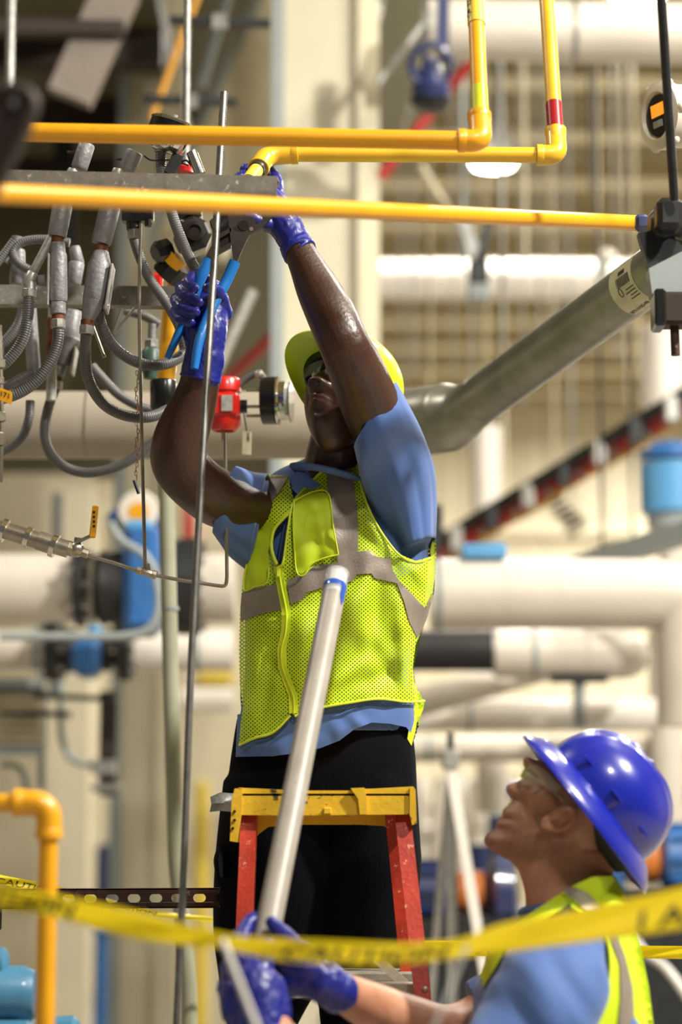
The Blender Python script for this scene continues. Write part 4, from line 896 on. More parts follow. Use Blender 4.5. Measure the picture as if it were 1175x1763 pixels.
obj('stem_pipe', MB().tube([W(-2, 560, Ye), W(2, 700, Ye), W(2, 740, Ye), W(0, 830, Ye)], S(5, Ye), 10), 'stainless', v)
for (y, r, hh_) in ((620, 9, 14), (650, 7, 12), (710, 10, 16), (745, 9, 22)): nut(v, W(0, y, Ye), W(1, y + hh_, Ye), S(r, Ye), 'stainless')
obj('wire_loop', MB().tube(spline([W(0, 632, Ye), W(7, 612, Ye), W(4, 590, Ye), W(-8, 600, Ye)]), S(1.2, Ye), 6), 'chrome', v)
tg = obj('yellow_tag', MB().prism([W(x, y, Ye - .03) for x, y in ((-20, 660), (21, 675), (20, 697), (-20, 680))], (0, .002, 0)), 'yellow_pipe', v, smooth=False)
me = text_mesh('171', .014, True)
for q in me.vertices: p = W(0, 681, Ye - .031); q.co = p + Vector((q.co.x - .001, 0, q.co.y - q.co.x * .33))
obj('lettering', me, 'print_black', tg)
# ---- round gauge, regulators, red transmitter
v = thing('pressure_gauge', 'round chrome and black gauge tilted over the top yellow pipe', 'gauge'); Yp = 4.7; c = W(291, 232, Yp); axg = Vector((.32, -.12, 1)).normalized()
obj('case', MB().turn(c - axg * .034, axg, [(0, .026), (.008, .038), (.03, .043), (.04, .044)], 36), 'chrome', v); obj('black_ring', MB().turn(c + axg * .006, axg, [(0, .0445), (.018, .0435), (.02, .04)], 36), 'black_plastic', v)
obj('bezel', MB().turn(c + axg * .024, axg, [(0, .045), (.004, .045), (.008, .038), (.0081, .001)], 36), 'chrome', v); obj('vent_plug', MB().cyl(c + axg * .03, c + axg * .042, .006), 'white_metal', v)
obj('socket', MB().cyl(W(330, 262, Yp), W(345, 300, Yp), S(10, Yp)), 'chrome', v); obj('lead_wire', MB().tube(spline([W(248, 268, Yp), W(262, 276, Yp), W(295, 276, Yp), W(325, 285, Yp)]), S(1.5, Yp), 6), 'black_plastic', v)
v = thing('limit_switch', 'small red cap with black clip just above the grey beam', 'switch')
obj('red_cap', MB().turn(W(322, 300, 4.75), (.2, 0, 1), [(0, S(24, 4.75)), (.01, S(22, 4.75)), (.018, S(10, 4.75)), (.019, .001)], 24), 'red_enamel', v); obj('clip', MB().bar(W(292, 300, 4.7), W(308, 268, 4.7), S(20, 4.7), .02), 'dark_iron', v, smooth=False); obj('wire', MB().tube(spline([W(305, 284, 4.7), W(320, 276, 4.7), W(330, 286, 4.7)]), .002, 6), 'black_plastic', v)
v = thing('regulator_valve', 'black octagonal regulator with yellow ring behind the plier jaws', 'valve'); Yr_ = 5.05
obj('body', MB().turn(W(333, 400, Yr_ - .06), (-.1, 1, 0), [(0, S(12, Yr_)), (.001, S(26, Yr_)), (.012, S(33, Yr_)), (.07, S(33, Yr_)), (.08, S(24, Yr_))], 8), 'black_plastic', v, ang=20)
obj('port', MB().turn(W(336, 398, Yr_ - .07), (0, 1, 0), [(0, S(17, Yr_)), (-.006, S(17, Yr_)), (-.007, S(11, Yr_)), (.004, S(10, Yr_)), (.005, .001)], 20), 'black_steel', v)
obj('side_knob', MB().turn(W(290, 428, Yr_), (-.5, -.3, -.3), [(0, S(20, Yr_)), (.02, S(22, Yr_)), (.035, S(16, Yr_))], 8), 'black_plastic', v, ang=20); obj('upper_block', MB().box(W(325, 365, Yr_), (S(48, Yr_), .06, S(36, Yr_)), bev=.008), 'black_plastic', v)
obj('yellow_ring', MB().turn(W(302, 448, Yr_), (.6, -.3, .6), [(-.012, S(20, Yr_)), (.012, S(20, Yr_))], 28), 'yellow_pipe', v); obj('dark_nut', MB().turn(W(300, 458, Yr_ + .02), (.6, -.3, .6), [(-.03, S(28, Yr_)), (.008, S(28, Yr_))], 8), 'black_plastic', v, ang=20)
v = thing('yellow_drop_pipe', 'yellow upright pipe ending in a shiny black sleeve behind the plier hand', 'pipe')
obj('pipe', MB().tube(fillet([W(312, 470, 5.1), W(298, 505, 5.1), W(286, 660, 5.1)], .03), S(16, 5.1), 20), 'yellow_pipe', v); obj('black_sleeve', MB().turn(W(282, 655, 5.08), (0, 0, -1), [(0, S(22, 5.1)), (.004, S(24, 5.1)), (.06, S(23, 5.1)), (.065, S(20, 5.1))], 28), 'black_plastic', v); obj('red_tab', MB().box(W(268, 492, 5.15), (S(26, 5), .03, S(44, 5)), bev=.006), 'red_enamel', v)
v = thing('bottle_fitting', 'dark green threaded fitting beside the yellow upright pipe', 'fitting'); Yz = 5.2
obj('neck', MB().cyl(W(262, 558, Yz), W(261, 590, Yz), S(7, Yz)), 'grey_enamel', v); nut(v, W(261, 585, Yz), W(261, 600, Yz), S(12, Yz), 'galvanised'); obj('body', MB().turn(W(260, 598, Yz), (0, 0, -1), [(0, S(10, Yz)), (.01, S(16, Yz)), (.03, S(17, Yz)), (.05, S(19, Yz)), (.055, S(14, Yz)), (.07, S(12, Yz))], 20), 'green_enamel', v)
v = thing('red_transmitter', 'red two-chamber instrument housing with small plate, right of threaded rod', 'instrument'); Ym = 5.3
obj('housing', MB().turn(W(388, 652, Ym), (0, 0, -1), [(0, S(25, Ym)), (.006, S(28, Ym)), (.03, S(28, Ym)), (.034, S(24, Ym)), (.075, S(24, Ym)), (.08, S(28, Ym)), (.106, S(28, Ym)), (.118, S(22, Ym)), (.119, S(18, Ym)), (.112, S(17, Ym)), (.1121, .001)], 32), 'red_enamel', v)
obj('waist_block', MB().box(W(388, 700, Ym - .01), (S(52, Ym), .06, S(44, Ym)), bev=.008), 'red_enamel', v); obj('name_plate', MB().box(W(391, 694, Ym - .042), (S(19, Ym), .004, S(28, Ym))), 'white_metal', v, smooth=False)
obj('black_nipple', MB().cyl(W(414, 700, Ym), W(426, 700, Ym), S(12, Ym)), 'black_plastic', v); obj('tail_tube', MB().cyl(W(384, 740, Ym), W(384, 760, Ym), S(2.5, Ym)), 'stainless', v)
v = thing('dial_indicator', 'black and chrome dial unit bracketed to the red instrument', 'gauge')
obj('black_drum', MB().turn(W(452, 690, Ym), (1, -.12, 0), [(0, S(40, Ym)), (.003, S(42, Ym)), (S(24, Ym), S(42, Ym)), (S(25, Ym), S(38, Ym))], 36), 'black_plastic', v)
obj('chrome_flange', MB().turn(W(478, 690, Ym), (1, -.12, 0), [(0, S(43, Ym)), (.004, S(43, Ym)), (.006, S(34, Ym)), (.02, S(34, Ym))], 36), 'chrome', v); obj('clear_dome', MB().turn(W(482, 692, Ym), (1, -.12, 0), [(.004, S(34, Ym)), (.022, S(33, Ym)), (.025, S(10, Ym))], 30), 'clear_film', v); obj('end_ring', MB().turn(W(500, 692, Ym), (1, -.12, 0), [(0, S(36, Ym)), (.003, S(36, Ym))], 30), 'stainless', v)
obj('core', MB().cyl(W(484, 692, Ym), W(498, 692, Ym), S(24, Ym)), 'black_plastic', v)
for y in (672, 700, 716): obj('bracket_rod', MB().cyl(W(424, y, Ym), W(454, y, Ym), S(3, Ym), n=8), 'stainless', v)
obj('cable', MB().tube(spline([W(412, 665, Ym), W(425, 652, Ym), W(445, 644, Ym), W(458, 655, Ym)]), S(6, Ym), 10), 'flex_conduit', v); obj('cable_nut', MB().ball(W(446, 645, Ym - .01), S(9, Ym)), 'white_metal', v)
o = obj('paper_tag', MB().prism([W(x, y, Ym - .02) for x, y in ((418, 738), (434, 739), (433, 783), (417, 782))], (0, .0012, 0)), 'paper', label='small white tag hanging by a cord beside the red instrument', cat='tag', smooth=False)
me = text_mesh('10481', .009, True)
for q in me.vertices: p = W(428, 744, Ym - .021); q.co = p + Vector((-q.co.y - .001 + .0035, 0, -q.co.x))
obj('lettering', me, 'print_black', o); obj('cord', MB().cyl(W(420, 712, Ym - .02), W(425, 742, Ym - .02), .0015, n=6), 'black_plastic', o)
# ---- blue pump low at the edge
v = thing('pump', 'teal-blue pump casing low at the edge of view beside yellow pipe', 'pump'); Yw = 4.3
obj('motor_casing', MB().turn(W(-60, 1712, Yw), (1, 0, 0), [(0, S(48, Yw)), (S(100, Yw), S(48, Yw)), (S(118, Yw), S(40, Yw)), (S(126, Yw), S(22, Yw)), (S(127, Yw), .001)], 32), 'pump_blue', v)
obj('upper_lug', MB().turn(W(-30, 1660, Yw), (1, 0, 0), [(0, S(30, Yw)), (S(36, Yw), S(28, Yw)), (S(44, Yw), S(18, Yw)), (S(45, Yw), .001)], 24), 'pump_blue', v); obj('base', MB().box(W(-10, 1790, Yw), (S(140, Yw), .12, S(70, Yw)), bev=.01), 'pump_blue', v)
obj('side_casing', MB().turn(W(95, 1775, Yw), (1, 0, 0), [(0, S(24, Yw)), (S(30, Yw), S(26, Yw)), (S(40, Yw), S(16, Yw)), (S(41, Yw), .001)], 24), 'pump_blue', v); zb = W(0, 1810, Yw).z
obj('plinth', MB().box((W(20, 0, Yw).x, Yw, zb / 2), (S(230, Yw), .3, zb)), 'dark_iron', v)

# ---------------------------------------------------------------- worker on the ladder
def head_mb(center, R, sc_=1.0, mouth_y=0.0):
    "head with jaw, nose, lips, brow, sockets, cheeks and ears; local -Y is forward, Z up"
    mb = MB(); nu, nv = 120, 90
    def g(x, s): return exp(-(x / s) ** 2)
    def P(th, ph):
        a, b, c = sin(th) * cos(ph), sin(th) * sin(ph), cos(th)
        x, y, z = .076 * a, .097 * b, .116 * c
        if z < .0: t = min(1, -z / .11); x *= 1 - .30 * t ** 1.4; 
        if z < 0 and b > 0: y *= 1 - .45 * min(1, -z / .1)
        if b < 0:
            y *= 1 - .06 * min(1, max(0, -z) / .1); fr = -b
            x0 = x
            dy = 0
            dy += .031 * g(x, .0115 + .010 * max(0, min(1, (.03 - z) / .055))) * (max(0, min(1, (.036 - z) / .06)) ** 1.25) * (1 / (1 + exp((-.036 - z) / .0022)))
            for s in (-1, 1):
                dy += .011 * g(x - s * .017, .0085) * g(z + .028, .009)
                dy -= .013 * g(x - s * .031, .017) * g(z - .022, .013)
                dy += .006 * g(x - s * .031, .013) * g(z - .020, .009)
                dy += .007 * g(x - s * .040, .02) * g(z + .018, .018)
                dy -= .006 * g(x - s * .028, .006) * g(z + .045, .018)
            dy += .007 * g(x, .045) * g(z - .043, .010)
            dy += .009 * g(x, .022) * g(z + .049, .0055) + .010 * g(x, .019) * g(z + .060, .006) - .004 * g(x, .024) * g(z + .0545, .0022)
            dy += .005 * g(x, .03) * g(z + .052, .02)
            dy += .010 * g(x, .02) * g(z + .092, .014) - .003 * g(x, .02) * g(z + .074, .006)
            y -= dy * min(1, fr * 2.2)
        return Vector((x, y, z)) * sc_
    for j in range(1, nv):
        for i in range(nu): mb.v.append(center + R @ P(pi * j / nv, 2 * pi * i / nu))
    top = len(mb.v); mb.v.append(center + R @ P(0, 0)); mb.v.append(center + R @ P(pi, 0))
    for j in range(nv - 2):
        for i in range(nu):
            i2 = (i + 1) % nu; mb.f.append((j * nu + i, (j + 1) * nu + i, (j + 1) * nu + i2, j * nu + i2))
    for i in range(nu):
        i2 = (i + 1) % nu; mb.f.append((top, i, i2)); mb.f.append((top + 1, (nv - 2) * nu + i2, (nv - 2) * nu + i))
    for s in (-1, 1):
        mb.ball(center + R @ Vector((s * .077, .012, -.004)) * sc_, (.008, .017, .031), 14, 10, R @ Matrix.Rotation(s * .3, 3, 'Z'))
    return mb
def hard_hat(parent, c, R, m, rad=(.112, .132), hgt=.125, brim=.045, visor=.0, name='hard_hat', brow=0.0, droop=.016, ridge=.006):
    "shell, brim, ridges and suspension; local -Y forward, Z up"
    h = obj(name, MB(), m, parent) if False else None
    mb = MB(); nu, nv = 96, 26; rows = []
    def shell(u, ph, off=0):
        a = u * pi / 2; rr = sin(a) ** .9; z = hgt * cos(a) ** .85; x = (rad[0] + off) * rr * cos(ph); y = (rad[1] + off) * rr * sin(ph)
        rd = ridge * (exp(-(x / .016) ** 2) + .55 * exp(-((abs(x) - .045) / .008) ** 2)) * max(0, cos(a)) ** .4 * min(1, u * 3 + .4)
        return Vector((x, y, z + rd + off))
    prof = [('s', k / nv) for k in range(1, nv + 1)] + [('b', k / 5) for k in range(1, 6)]
    def pt(kind, u, ph, off=0):
        if kind == 's': return shell(u, ph, off)
        fr = max(0, -sin(ph)); ex = brim + visor * fr ** 2.5
        x, y = cos(ph), sin(ph); e = ex * u
        return Vector(((rad[0] + e + .002) * x, (rad[1] + e + .002) * y, -droop * (.45 * u + .55 * u * u) + brow * u * fr + off))
    for lay, off in ((0, 0), (1, -.003)):
        b0 = len(mb.v); mb.v.append(c + R @ (Vector((0, 0, hgt + ridge + off))))
        for k, u in prof:
            for i in range(nu): mb.v.append(c + R @ pt(k, u, 2 * pi * i / nu, off))
        n = len(prof)
        for i in range(nu): mb.f.append((b0, b0 + 1 + i, b0 + 1 + (i + 1) % nu) if not lay else (b0, b0 + 1 + (i + 1) % nu, b0 + 1 + i))
        for j in range(n - 1):
            for i in range(nu):
                q = (b0 + 1 + j * nu + i, b0 + 1 + (j + 1) * nu + i, b0 + 1 + (j + 1) * nu + (i + 1) % nu, b0 + 1 + j * nu + (i + 1) % nu)
                mb.f.append(q if not lay else q[::-1])
        if lay == 0: last = b0 + 1 + (n - 1) * nu
        else:
            l2 = b0 + 1 + (n - 1) * nu
            for i in range(nu): mb.f.append((last + i, l2 + i, l2 + (i + 1) % nu, last + (i + 1) % nu))
    h = obj(name, mb, m, parent, fixn=True, ang=60)
    s = MB(); s.tube([c + R @ Vector(((rad[0] - .022) * cos(2 * pi * i / 40), (rad[1] - .022) * sin(2 * pi * i / 40), -.004)) for i in range(41)], .002, 6, cap=False, rb=.016)
    obj('suspension_band', s, 'suspension', h)
    return h
YM = 5.05
p1 = _thing('person', 'worker in lime vest and lime hard hat on the ladder, arms raised, gripping blue-handled pliers', 'person', None)
Rh = Matrix.Rotation(radians(-29), 3, 'Z') @ Matrix.Rotation(radians(-31), 3, 'X') @ Matrix.Rotation(radians(4), 3, 'Y')
hc = W(590, 700, 4.93)
body = head_mb(hc, Rh, .98)
body.chain([(592, 735, 4.97, 52), (575, 800, 5.0, 52), (575, 860, 5.05, 60)])
body.loft([(500, 822, 640, 800, 5.04, .07), (455, 850, 715, 830, 5.05, .10), (432, 930, 735, 930, 5.05, .12), (424, 1100, 715, 1100, 5.05, .12), (415, 1300, 705, 1300, 5.06, .12), (420, 1380, 705, 1380, 5.08, .12)], 32)
# right arm: shoulder, upper arm, elbow, forearm, wrist
RA = [(480, 880, 5.02, 38), (432, 876, 4.96, 40), (385, 862, 4.89, 50), (345, 838, 4.82, 50), (312, 802, 4.78, 50), (308, 770, 4.76, 49), (318, 735, 4.75, 46), (332, 700, 4.74, 41), (342, 668, 4.73, 36), (347, 640, 4.72, 34)]
body.chain(RA, 24)
LA = [(700, 840, 5.0, 40), (676, 785, 4.93, 42), (644, 712, 4.81, 52), (615, 640, 4.72, 50), (594, 595, 4.67, 45), (572, 545, 4.68, 44), (548, 498, 4.70, 39), (527, 455, 4.71, 31), (512, 425, 4.72, 27)]
body.chain(LA, 24)
# hands
def hand_right(g):
    L = [[(350, 650, 4.72, 31 + g), (352, 610, 4.71, 33 + g), (358, 570, 4.71, 35 + g), (362, 530, 4.72, 31 + g)],
         [(362, 590, 4.72, 26 + g), (374, 560, 4.72, 19 + g), (384, 525, 4.73, 13 + g)],
         [(342, 600, 4.71, 22 + g), (332, 560, 4.71, 20 + g), (336, 530, 4.72, 17 + g)]]
    F = [[(384, 516, 4.74, 11.5 + g), (366, 488, 4.74, 11 + g), (340, 474, 4.71, 10.5 + g), (325, 484, 4.68, 10 + g), (334, 497, 4.665, 9.5 + g)],
         [(376, 522, 4.75, 12 + g), (345, 502, 4.75, 11.5 + g), (314, 494, 4.71, 11.5 + g), (318, 506, 4.675, 11 + g), (342, 520, 4.66, 10 + g)],
         [(368, 540, 4.76, 12 + g), (335, 524, 4.75, 11.5 + g), (305, 514, 4.71, 11.5 + g), (310, 528, 4.675, 11 + g), (336, 538, 4.66, 10 + g)],
         [(362, 560, 4.76, 11 + g), (330, 548, 4.75, 10.5 + g), (302, 536, 4.71, 10 + g), (308, 548, 4.68, 9.5 + g), (328, 555, 4.665, 9 + g)],
         [(388, 540, 4.73, 14 + g), (382, 515, 4.70, 12 + g), (370, 498, 4.67, 11 + g), (358, 496, 4.655, 10 + g)]]
    return L + F
def hand_left(g):
    L = [[(513, 428, 4.72, 27 + g), (500, 402, 4.73, 29 + g), (482, 374, 4.74, 32 + g), (466, 352, 4.75, 31 + g)],
         [(486, 380, 4.74, 30 + g), (462, 372, 4.74, 27 + g), (445, 355, 4.75, 20 + g)]]
    F = [[(478, 345, 4.80, 11 + g), (478, 315, 4.84, 11 + g), (462, 292, 4.88, 10.5 + g), (440, 285, 4.90, 10 + g)],
         [(470, 345, 4.82, 11.5 + g), (462, 312, 4.87, 11 + g), (442, 293, 4.91, 11 + g), (422, 292, 4.91, 10 + g)],
         [(458, 352, 4.83, 11.5 + g), (446, 325, 4.88, 11 + g), (428, 308, 4.90, 10.5 + g), (412, 305, 4.90, 10 + g)],
         [(450, 362, 4.82, 10.5 + g), (434, 345, 4.86, 10 + g), (418, 332, 4.87, 10 + g), (404, 325, 4.87, 9 + g)],
         [(462, 385, 4.72, 14 + g), (436, 376, 4.70, 12.5 + g), (416, 362, 4.70, 11 + g), (404, 346, 4.71, 10 + g)]]
    return L + F
for L in hand_right(-2) + hand_left(-2): body.chain(L, 12)
# legs inside the trousers, down to the ladder step
body.chain([(490, 1360, 5.08, 70), (466, 1560, 5.15, 48), (450, 1760, 5.19, 40), (455, 1940, 5.22, 34)], 16); body.chain([(625, 1360, 5.08, 70), (632, 1560, 5.16, 48), (625, 1760, 5.19, 40), (620, 1940, 5.22, 34)], 16)
def near_(c, q, s): return exp(-((c - q).length / s) ** 2)
lipc = [hc + Rh @ Vector((0, -.095, -.055)) * .98, hc + Rh @ Vector((0, -.09, -.095)) * .98]
obj('body', paint(blob(body, .0032, 4), lambda c: tuple(1 + k * near_(c, lipc[0], .016) for k in (.35, .1, .1))), 'skin_dark', p1)
gl = MB()
for L in hand_right(0): gl.chain(L, 16)
gl.turn(W(345, 652, 4.72), W(356, 600, 4.71) - W(345, 652, 4.72), [(-.002, S(36, 4.72)), (0, S(38, 4.72)), (.003, S(36, 4.72)), (.05, S(36, 4.7)), (.07, S(30, 4.7))], 28)
def crease_mesh(me, amp, sc_):
    nr = [v.normal.copy() for v in me.vertices]
    for v, m in zip(me.vertices, nr):
        n = noise.noise(v.co * sc_) + .5 * noise.noise(v.co * sc_ * 2.3); v.co += m * amp * (abs(n) - .25)
    return me
obj('glove', crease_mesh(blob(gl, .0026, 3), .0022, 42), 'glove_blue', p1)
gl = MB()
for L in hand_left(0): gl.chain(L, 16)
gl.tube([W(506, 416, 4.72), W(513, 428, 4.72), W(517, 435, 4.715)], [S(29, 4.72), S(31, 4.72), S(32, 4.72)], 28); gl.tube([W(515, 433, 4.715) + (W(535, 414, 4.71) - W(497, 443, 4.72)) * .5 * cos(a) * 1.0 + Vector((0, .030 * sin(a), 0)) for a in [2 * pi * k / 30 for k in range(31)]], .003, 8, cap=False)
obj('glove', crease_mesh(blob(gl, .0026, 3), .0022, 42), 'glove_blue', p1)
# hard hat, glasses, eyes
hard_hat(p1, hc + Rh @ Vector((0, .005, .052)), Rh @ Matrix.Rotation(radians(-4), 3, 'X'), 'hat_lime', rad=(.105, .122), hgt=.105, brim=.012, visor=.055, brow=-.004)
def eyes(parent, c, R, k=1.0):
    for s in (-1, 1):
        e = obj('eyeball', MB().ball(c + R @ Vector((s * .031, -.078, .021)) * k, .0125 * k, 16, 12), 'white_plastic', parent); d = R @ Vector((s * -.02, -1, .12)).normalized()
        obj('iris', MB().ball(c + R @ Vector((s * .031, -.078, .021)) * k + d * .0095 * k, .0048 * k, 12, 8), 'black_plastic', e)
def glasses(parent, c, R, frame='black_plastic', k=1.0, y=-.098):
    g = obj('safety_glasses', MB().tube(spline([c + R @ Vector(q) * k for q in ((-.079, .01, .024), (-.074, -.062, .034), (-.05, y + .006, .037), (0, y - .010, .036), (.05, y + .006, .037), (.074, -.062, .034), (.079, .01, .024))]), .0022, 8), frame, parent)
    b = MB(); n = 18
    for s in (-1, 1):
        b0 = len(b.v)
        for i in range(n + 1):
            t = i / n; x = s * (.006 + .066 * t); yy = y - .010 + .040 * t ** 2.2
            for z in (.035, -.002 + .006 * t): b.v.append(c + R @ Vector((x, yy, z)) * k)
        for i in range(n): b.f.append((b0 + 2 * i, b0 + 2 * i + 1, b0 + 2 * i + 3, b0 + 2 * i + 2))
    o = obj('lens', b, 'lens_clear', g); m_ = o.modifiers.new('s', 'SOLIDIFY'); m_.thickness = .0015
    return g
eyes(p1, hc, Rh, .98); glasses(p1, hc, Rh, k=.98)
nst = MB()
for s in (-1, 1): nst.ball(hc + Rh @ Vector((s * .0105, -.117, -.0385)), (.0045, .006, .0025), 10, 6, Rh)
obj('nostril', nst, 'black_plastic', p1)

# --- shirt
TS = [(790, 520, 640, .07), (815, 462, 720, .09), (850, 436, 744, .115), (900, 427, 746, .132), (960, 419, 747, .138), (1040, 414, 741, .138), (1100, 413, 722, .136), (1180, 412, 716, .134), (1300, 403, 716, .134), (1340, 400, 716, .134)]
def torso(y, T=TS):
    if y <= T[0][0]: return T[0][1:]
    for i in range(len(T) - 1):
        if y <= T[i + 1][0]:
            t = (y - T[i][0]) / (T[i + 1][0] - T[i][0]); return tuple(T[i][k] + (T[i + 1][k] - T[i][k]) * t for k in (1, 2, 3))
    return T[-1][1:]
def tsurf(x, y, sg=-1):
    L, R_, D = torso(y); c, h = (L + R_) / 2, (R_ - L) / 2; q = min(.999, abs((x - c) / (h + 3)))
    return YM + sg * D * (1 - q ** 2.3) ** (1 / 2.3)
shirt = MB(); shirt.loft([(L + 9, y, R_ - 9, y, YM, D - .012) for y, L, R_, D in TS[:-1] if y < 1290] + [(408, 1262, 706, 1262, YM, .125)], 40, p=2.3)
shirt.loft([(628, 775, 700, 690, 4.87, .05), (640, 820, 722, 745, 4.90, .062), (655, 870, 738, 800, 4.95, .075), (672, 915, 742, 850, 5.0, .09), (688, 955, 744, 930, 5.03, .10)], 32)
shirt.loft([(414, 832, 392, 912, 4.92, .062), (440, 830, 410, 940, 4.96, .07), (470, 825, 432, 985, 5.02, .09)], 32)
sh = obj('shirt', blob(shirt, .005, 6), 'shirt_blue', p1)
def sleeve(st, folds):
    "open cloth tube with lengthwise folds"
    mb = MB(); mb.loft(st, 64, sub=6, cap=False); n = 64; rows = len(mb.v) // n
    for i in range(rows):
        c = sum((mb.v[i * n + k] for k in range(n)), Vector()) / n
        for k in range(n):
            d = (mb.v[i * n + k] - c); am = sum(a * sin(fr * 2 * pi * k / n + ph + i * sk) for fr, a, ph, sk in folds)
            mb.v[i * n + k] = c + d * (1 + am * (.35 + .65 * i / rows))
    return mb
sv = sleeve([(612, 766, 681, 660, 4.81, .070), (620, 800, 705, 705, 4.83, .076), (630, 840, 727, 752, 4.90, .076), (645, 882, 745, 806, 4.95, .088), (664, 922, 750, 862, 5.0, .10), (684, 955, 748, 930, 5.03, .11)], [(7, .026, 0, .06), (11, .020, 1, -.08), (4, .024, 2, .03), (19, .010, .5, .1)])
o = obj('sleeve', sv, 'shirt_blue', sh, ang=80); m_ = o.modifiers.new('s', 'SOLIDIFY'); m_.thickness = .0025; m_.offset = -1
sv = sleeve([(408, 802, 366, 916, 4.88, .068), (418, 805, 380, 936, 4.90, .072), (436, 812, 396, 958, 4.95, .078), (462, 816, 430, 985, 5.01, .09)], [(5, .026, 1, .05), (9, .022, 0, -.07), (13, .012, 2, .05)])
o = obj('sleeve', sv, 'shirt_blue', sh, ang=80); m_ = o.modifiers.new('s', 'SOLIDIFY'); m_.thickness = .0025; m_.offset = -1
FS = lambda x, y: tsurf(x, y) 
obj('collar', MB().tube([W(568, 812, 5.0) + Vector((S(58, 5) * cos(a), .082 * sin(a) - .012, -.012 + S(-14, 5) * cos(a))) for a in [2 * pi * k / 40 for k in range(40)] + [0]], .005, 10, cap=False, rb=.017), 'shirt_blue', sh)
obj('collar_leaf', drape([(502, 822), (512, 812), (526, 814), (542, 828), (553, 836), (538, 843), (524, 838), (512, 850), (503, 842)], lambda x, y: tsurf(x, y) - .028, .012, .004, 5), 'shirt_blue', sh, fixn=True)
obj('placket', drape([(500, 850), (535, 850), (500, 930), (484, 1000), (474, 990), (484, 930)], FS, .002, .003, 6), 'shirt_dark', sh, fixn=True)
HC = [(520, 1290, 640, 1235, 14, .006), (430, 1240, 450, 1310, 16, .005), (600, 1230, 640, 1262, 9, .006), (560, 1240, 575, 1290, 12, -.004)]
obj('hem', drape([(409, 1230), (712, 1190), (714, 1240), (708, 1262), (700, 1252), (672, 1246), (640, 1244), (610, 1256), (585, 1275), (552, 1288), (515, 1296), (470, 1302), (406, 1303)], FS, .006, .003, 7, HC, .006, .03), 'shirt_blue', sh, fixn=True)

# --- vest
VC = [(640, 960, 560, 1180, 21, 0.0204), (690, 1010, 700, 1190, 16, 0.0170), (560, 1020, 545, 1210, 14, -0.0136), (520, 1060, 520, 1200, 16, 0.0153), (440, 1060, 430, 1260, 14, 0.0153), (470, 1100, 455, 1250, 10, -0.0102),
      (600, 1060, 660, 1120, 21, 0.0136), (620, 880, 680, 960, 11, 0.0136), (560, 850, 580, 960, 14, 0.0068), (655, 1000, 640, 1130, 11, -0.0102), (500, 900, 480, 1010, 8, 0.0136), (590, 1120, 560, 1215, 11, 0.0102), (635, 1100, 690, 1195, 13, -0.0085), (450, 1030, 445, 1090, 8, -0.0085), (700, 960, 735, 1010, 10, 0.0136), (430, 1100, 500, 1060, 9, .008), (520, 1100, 600, 1030, 10, .008), (610, 1180, 690, 1150, 12, -.009), (560, 1190, 640, 1130, 9, .008), (680, 900, 700, 1000, 9, .010), (650, 780, 640, 900, 8, .006), (455, 1130, 500, 1180, 9, -.008), (540, 870, 560, 950, 7, .006), (700, 1080, 690, 1200, 10, .010)]
vst = _thing('safety_vest', None, None, None); vst.parent = p1
def cloth(name, poly, m, off, par, th=.0018, step=8, back=False, extra=()):
    s = (lambda x, y: tsurf(x, y, 1)) if back else FS
    return obj(name, drape(poly, s, off, th, step, list(VC) + list(extra) if not back else (), .007, .022, back), m, par, fixn=True, ang=60)
PL = [(610, 752), (614, 790), (620, 825), (632, 868), (650, 905), (670, 935), (690, 955), (716, 966), (744, 958), (752, 950), (750, 990), (744, 1030), (733, 1062), (726, 1086), (716, 1110), (711, 1150), (714, 1175), (731, 1208), (700, 1209), (652, 1204), (600, 1211), (545, 1221), (508, 1234), (503, 1228), (508, 1200), (488, 1150), (484, 1120), (492, 1090), (492, 1050), (480, 975), (488, 968), (498, 905), (508, 862), (540, 825), (572, 795), (595, 770)]
o1 = cloth('front_panel', PL, 'vest_mesh', .016, vst)
PR = [(447, 820), (470, 818), (497, 818), (500, 838), (506, 858), (503, 880), (486, 895), (471, 915), (468, 945), (476, 972), (482, 1010), (492, 1050), (491, 1090), (483, 1120), (486, 1150), (506, 1200), (500, 1232), (470, 1262), (438, 1272), (411, 1284), (415, 1240), (419, 1215), (413, 1180), (412, 1120), (413, 1060), (417, 1010), (423, 960), (430, 915), (438, 870)]
o2 = cloth('front_panel', PR, 'vest_mesh', .016, vst)
cloth('back_panel', [(450, 822), (500, 812), (600, 790), (690, 800), (735, 856), (748, 880), (752, 950), (748, 1020), (728, 1085), (712, 1150), (716, 1180), (730, 1212), (722, 1250), (709, 1285), (600, 1290), (420, 1290), (414, 1200), (414, 1050)], 'vest_mesh', .006, vst, back=True, step=10)
cloth('side_flap', [(733, 862), (740, 866), (749, 900), (752, 950), (745, 965), (741, 950), (745, 930), (742, 900)], 'vest_solid', -.04, vst, step=4)
cloth('side_flap', [(712, 1195), (731, 1207), (729, 1222), (718, 1244), (715, 1262), (709, 1284), (702, 1272), (706, 1240), (704, 1210)], 'vest_solid', -.02, vst, step=5)
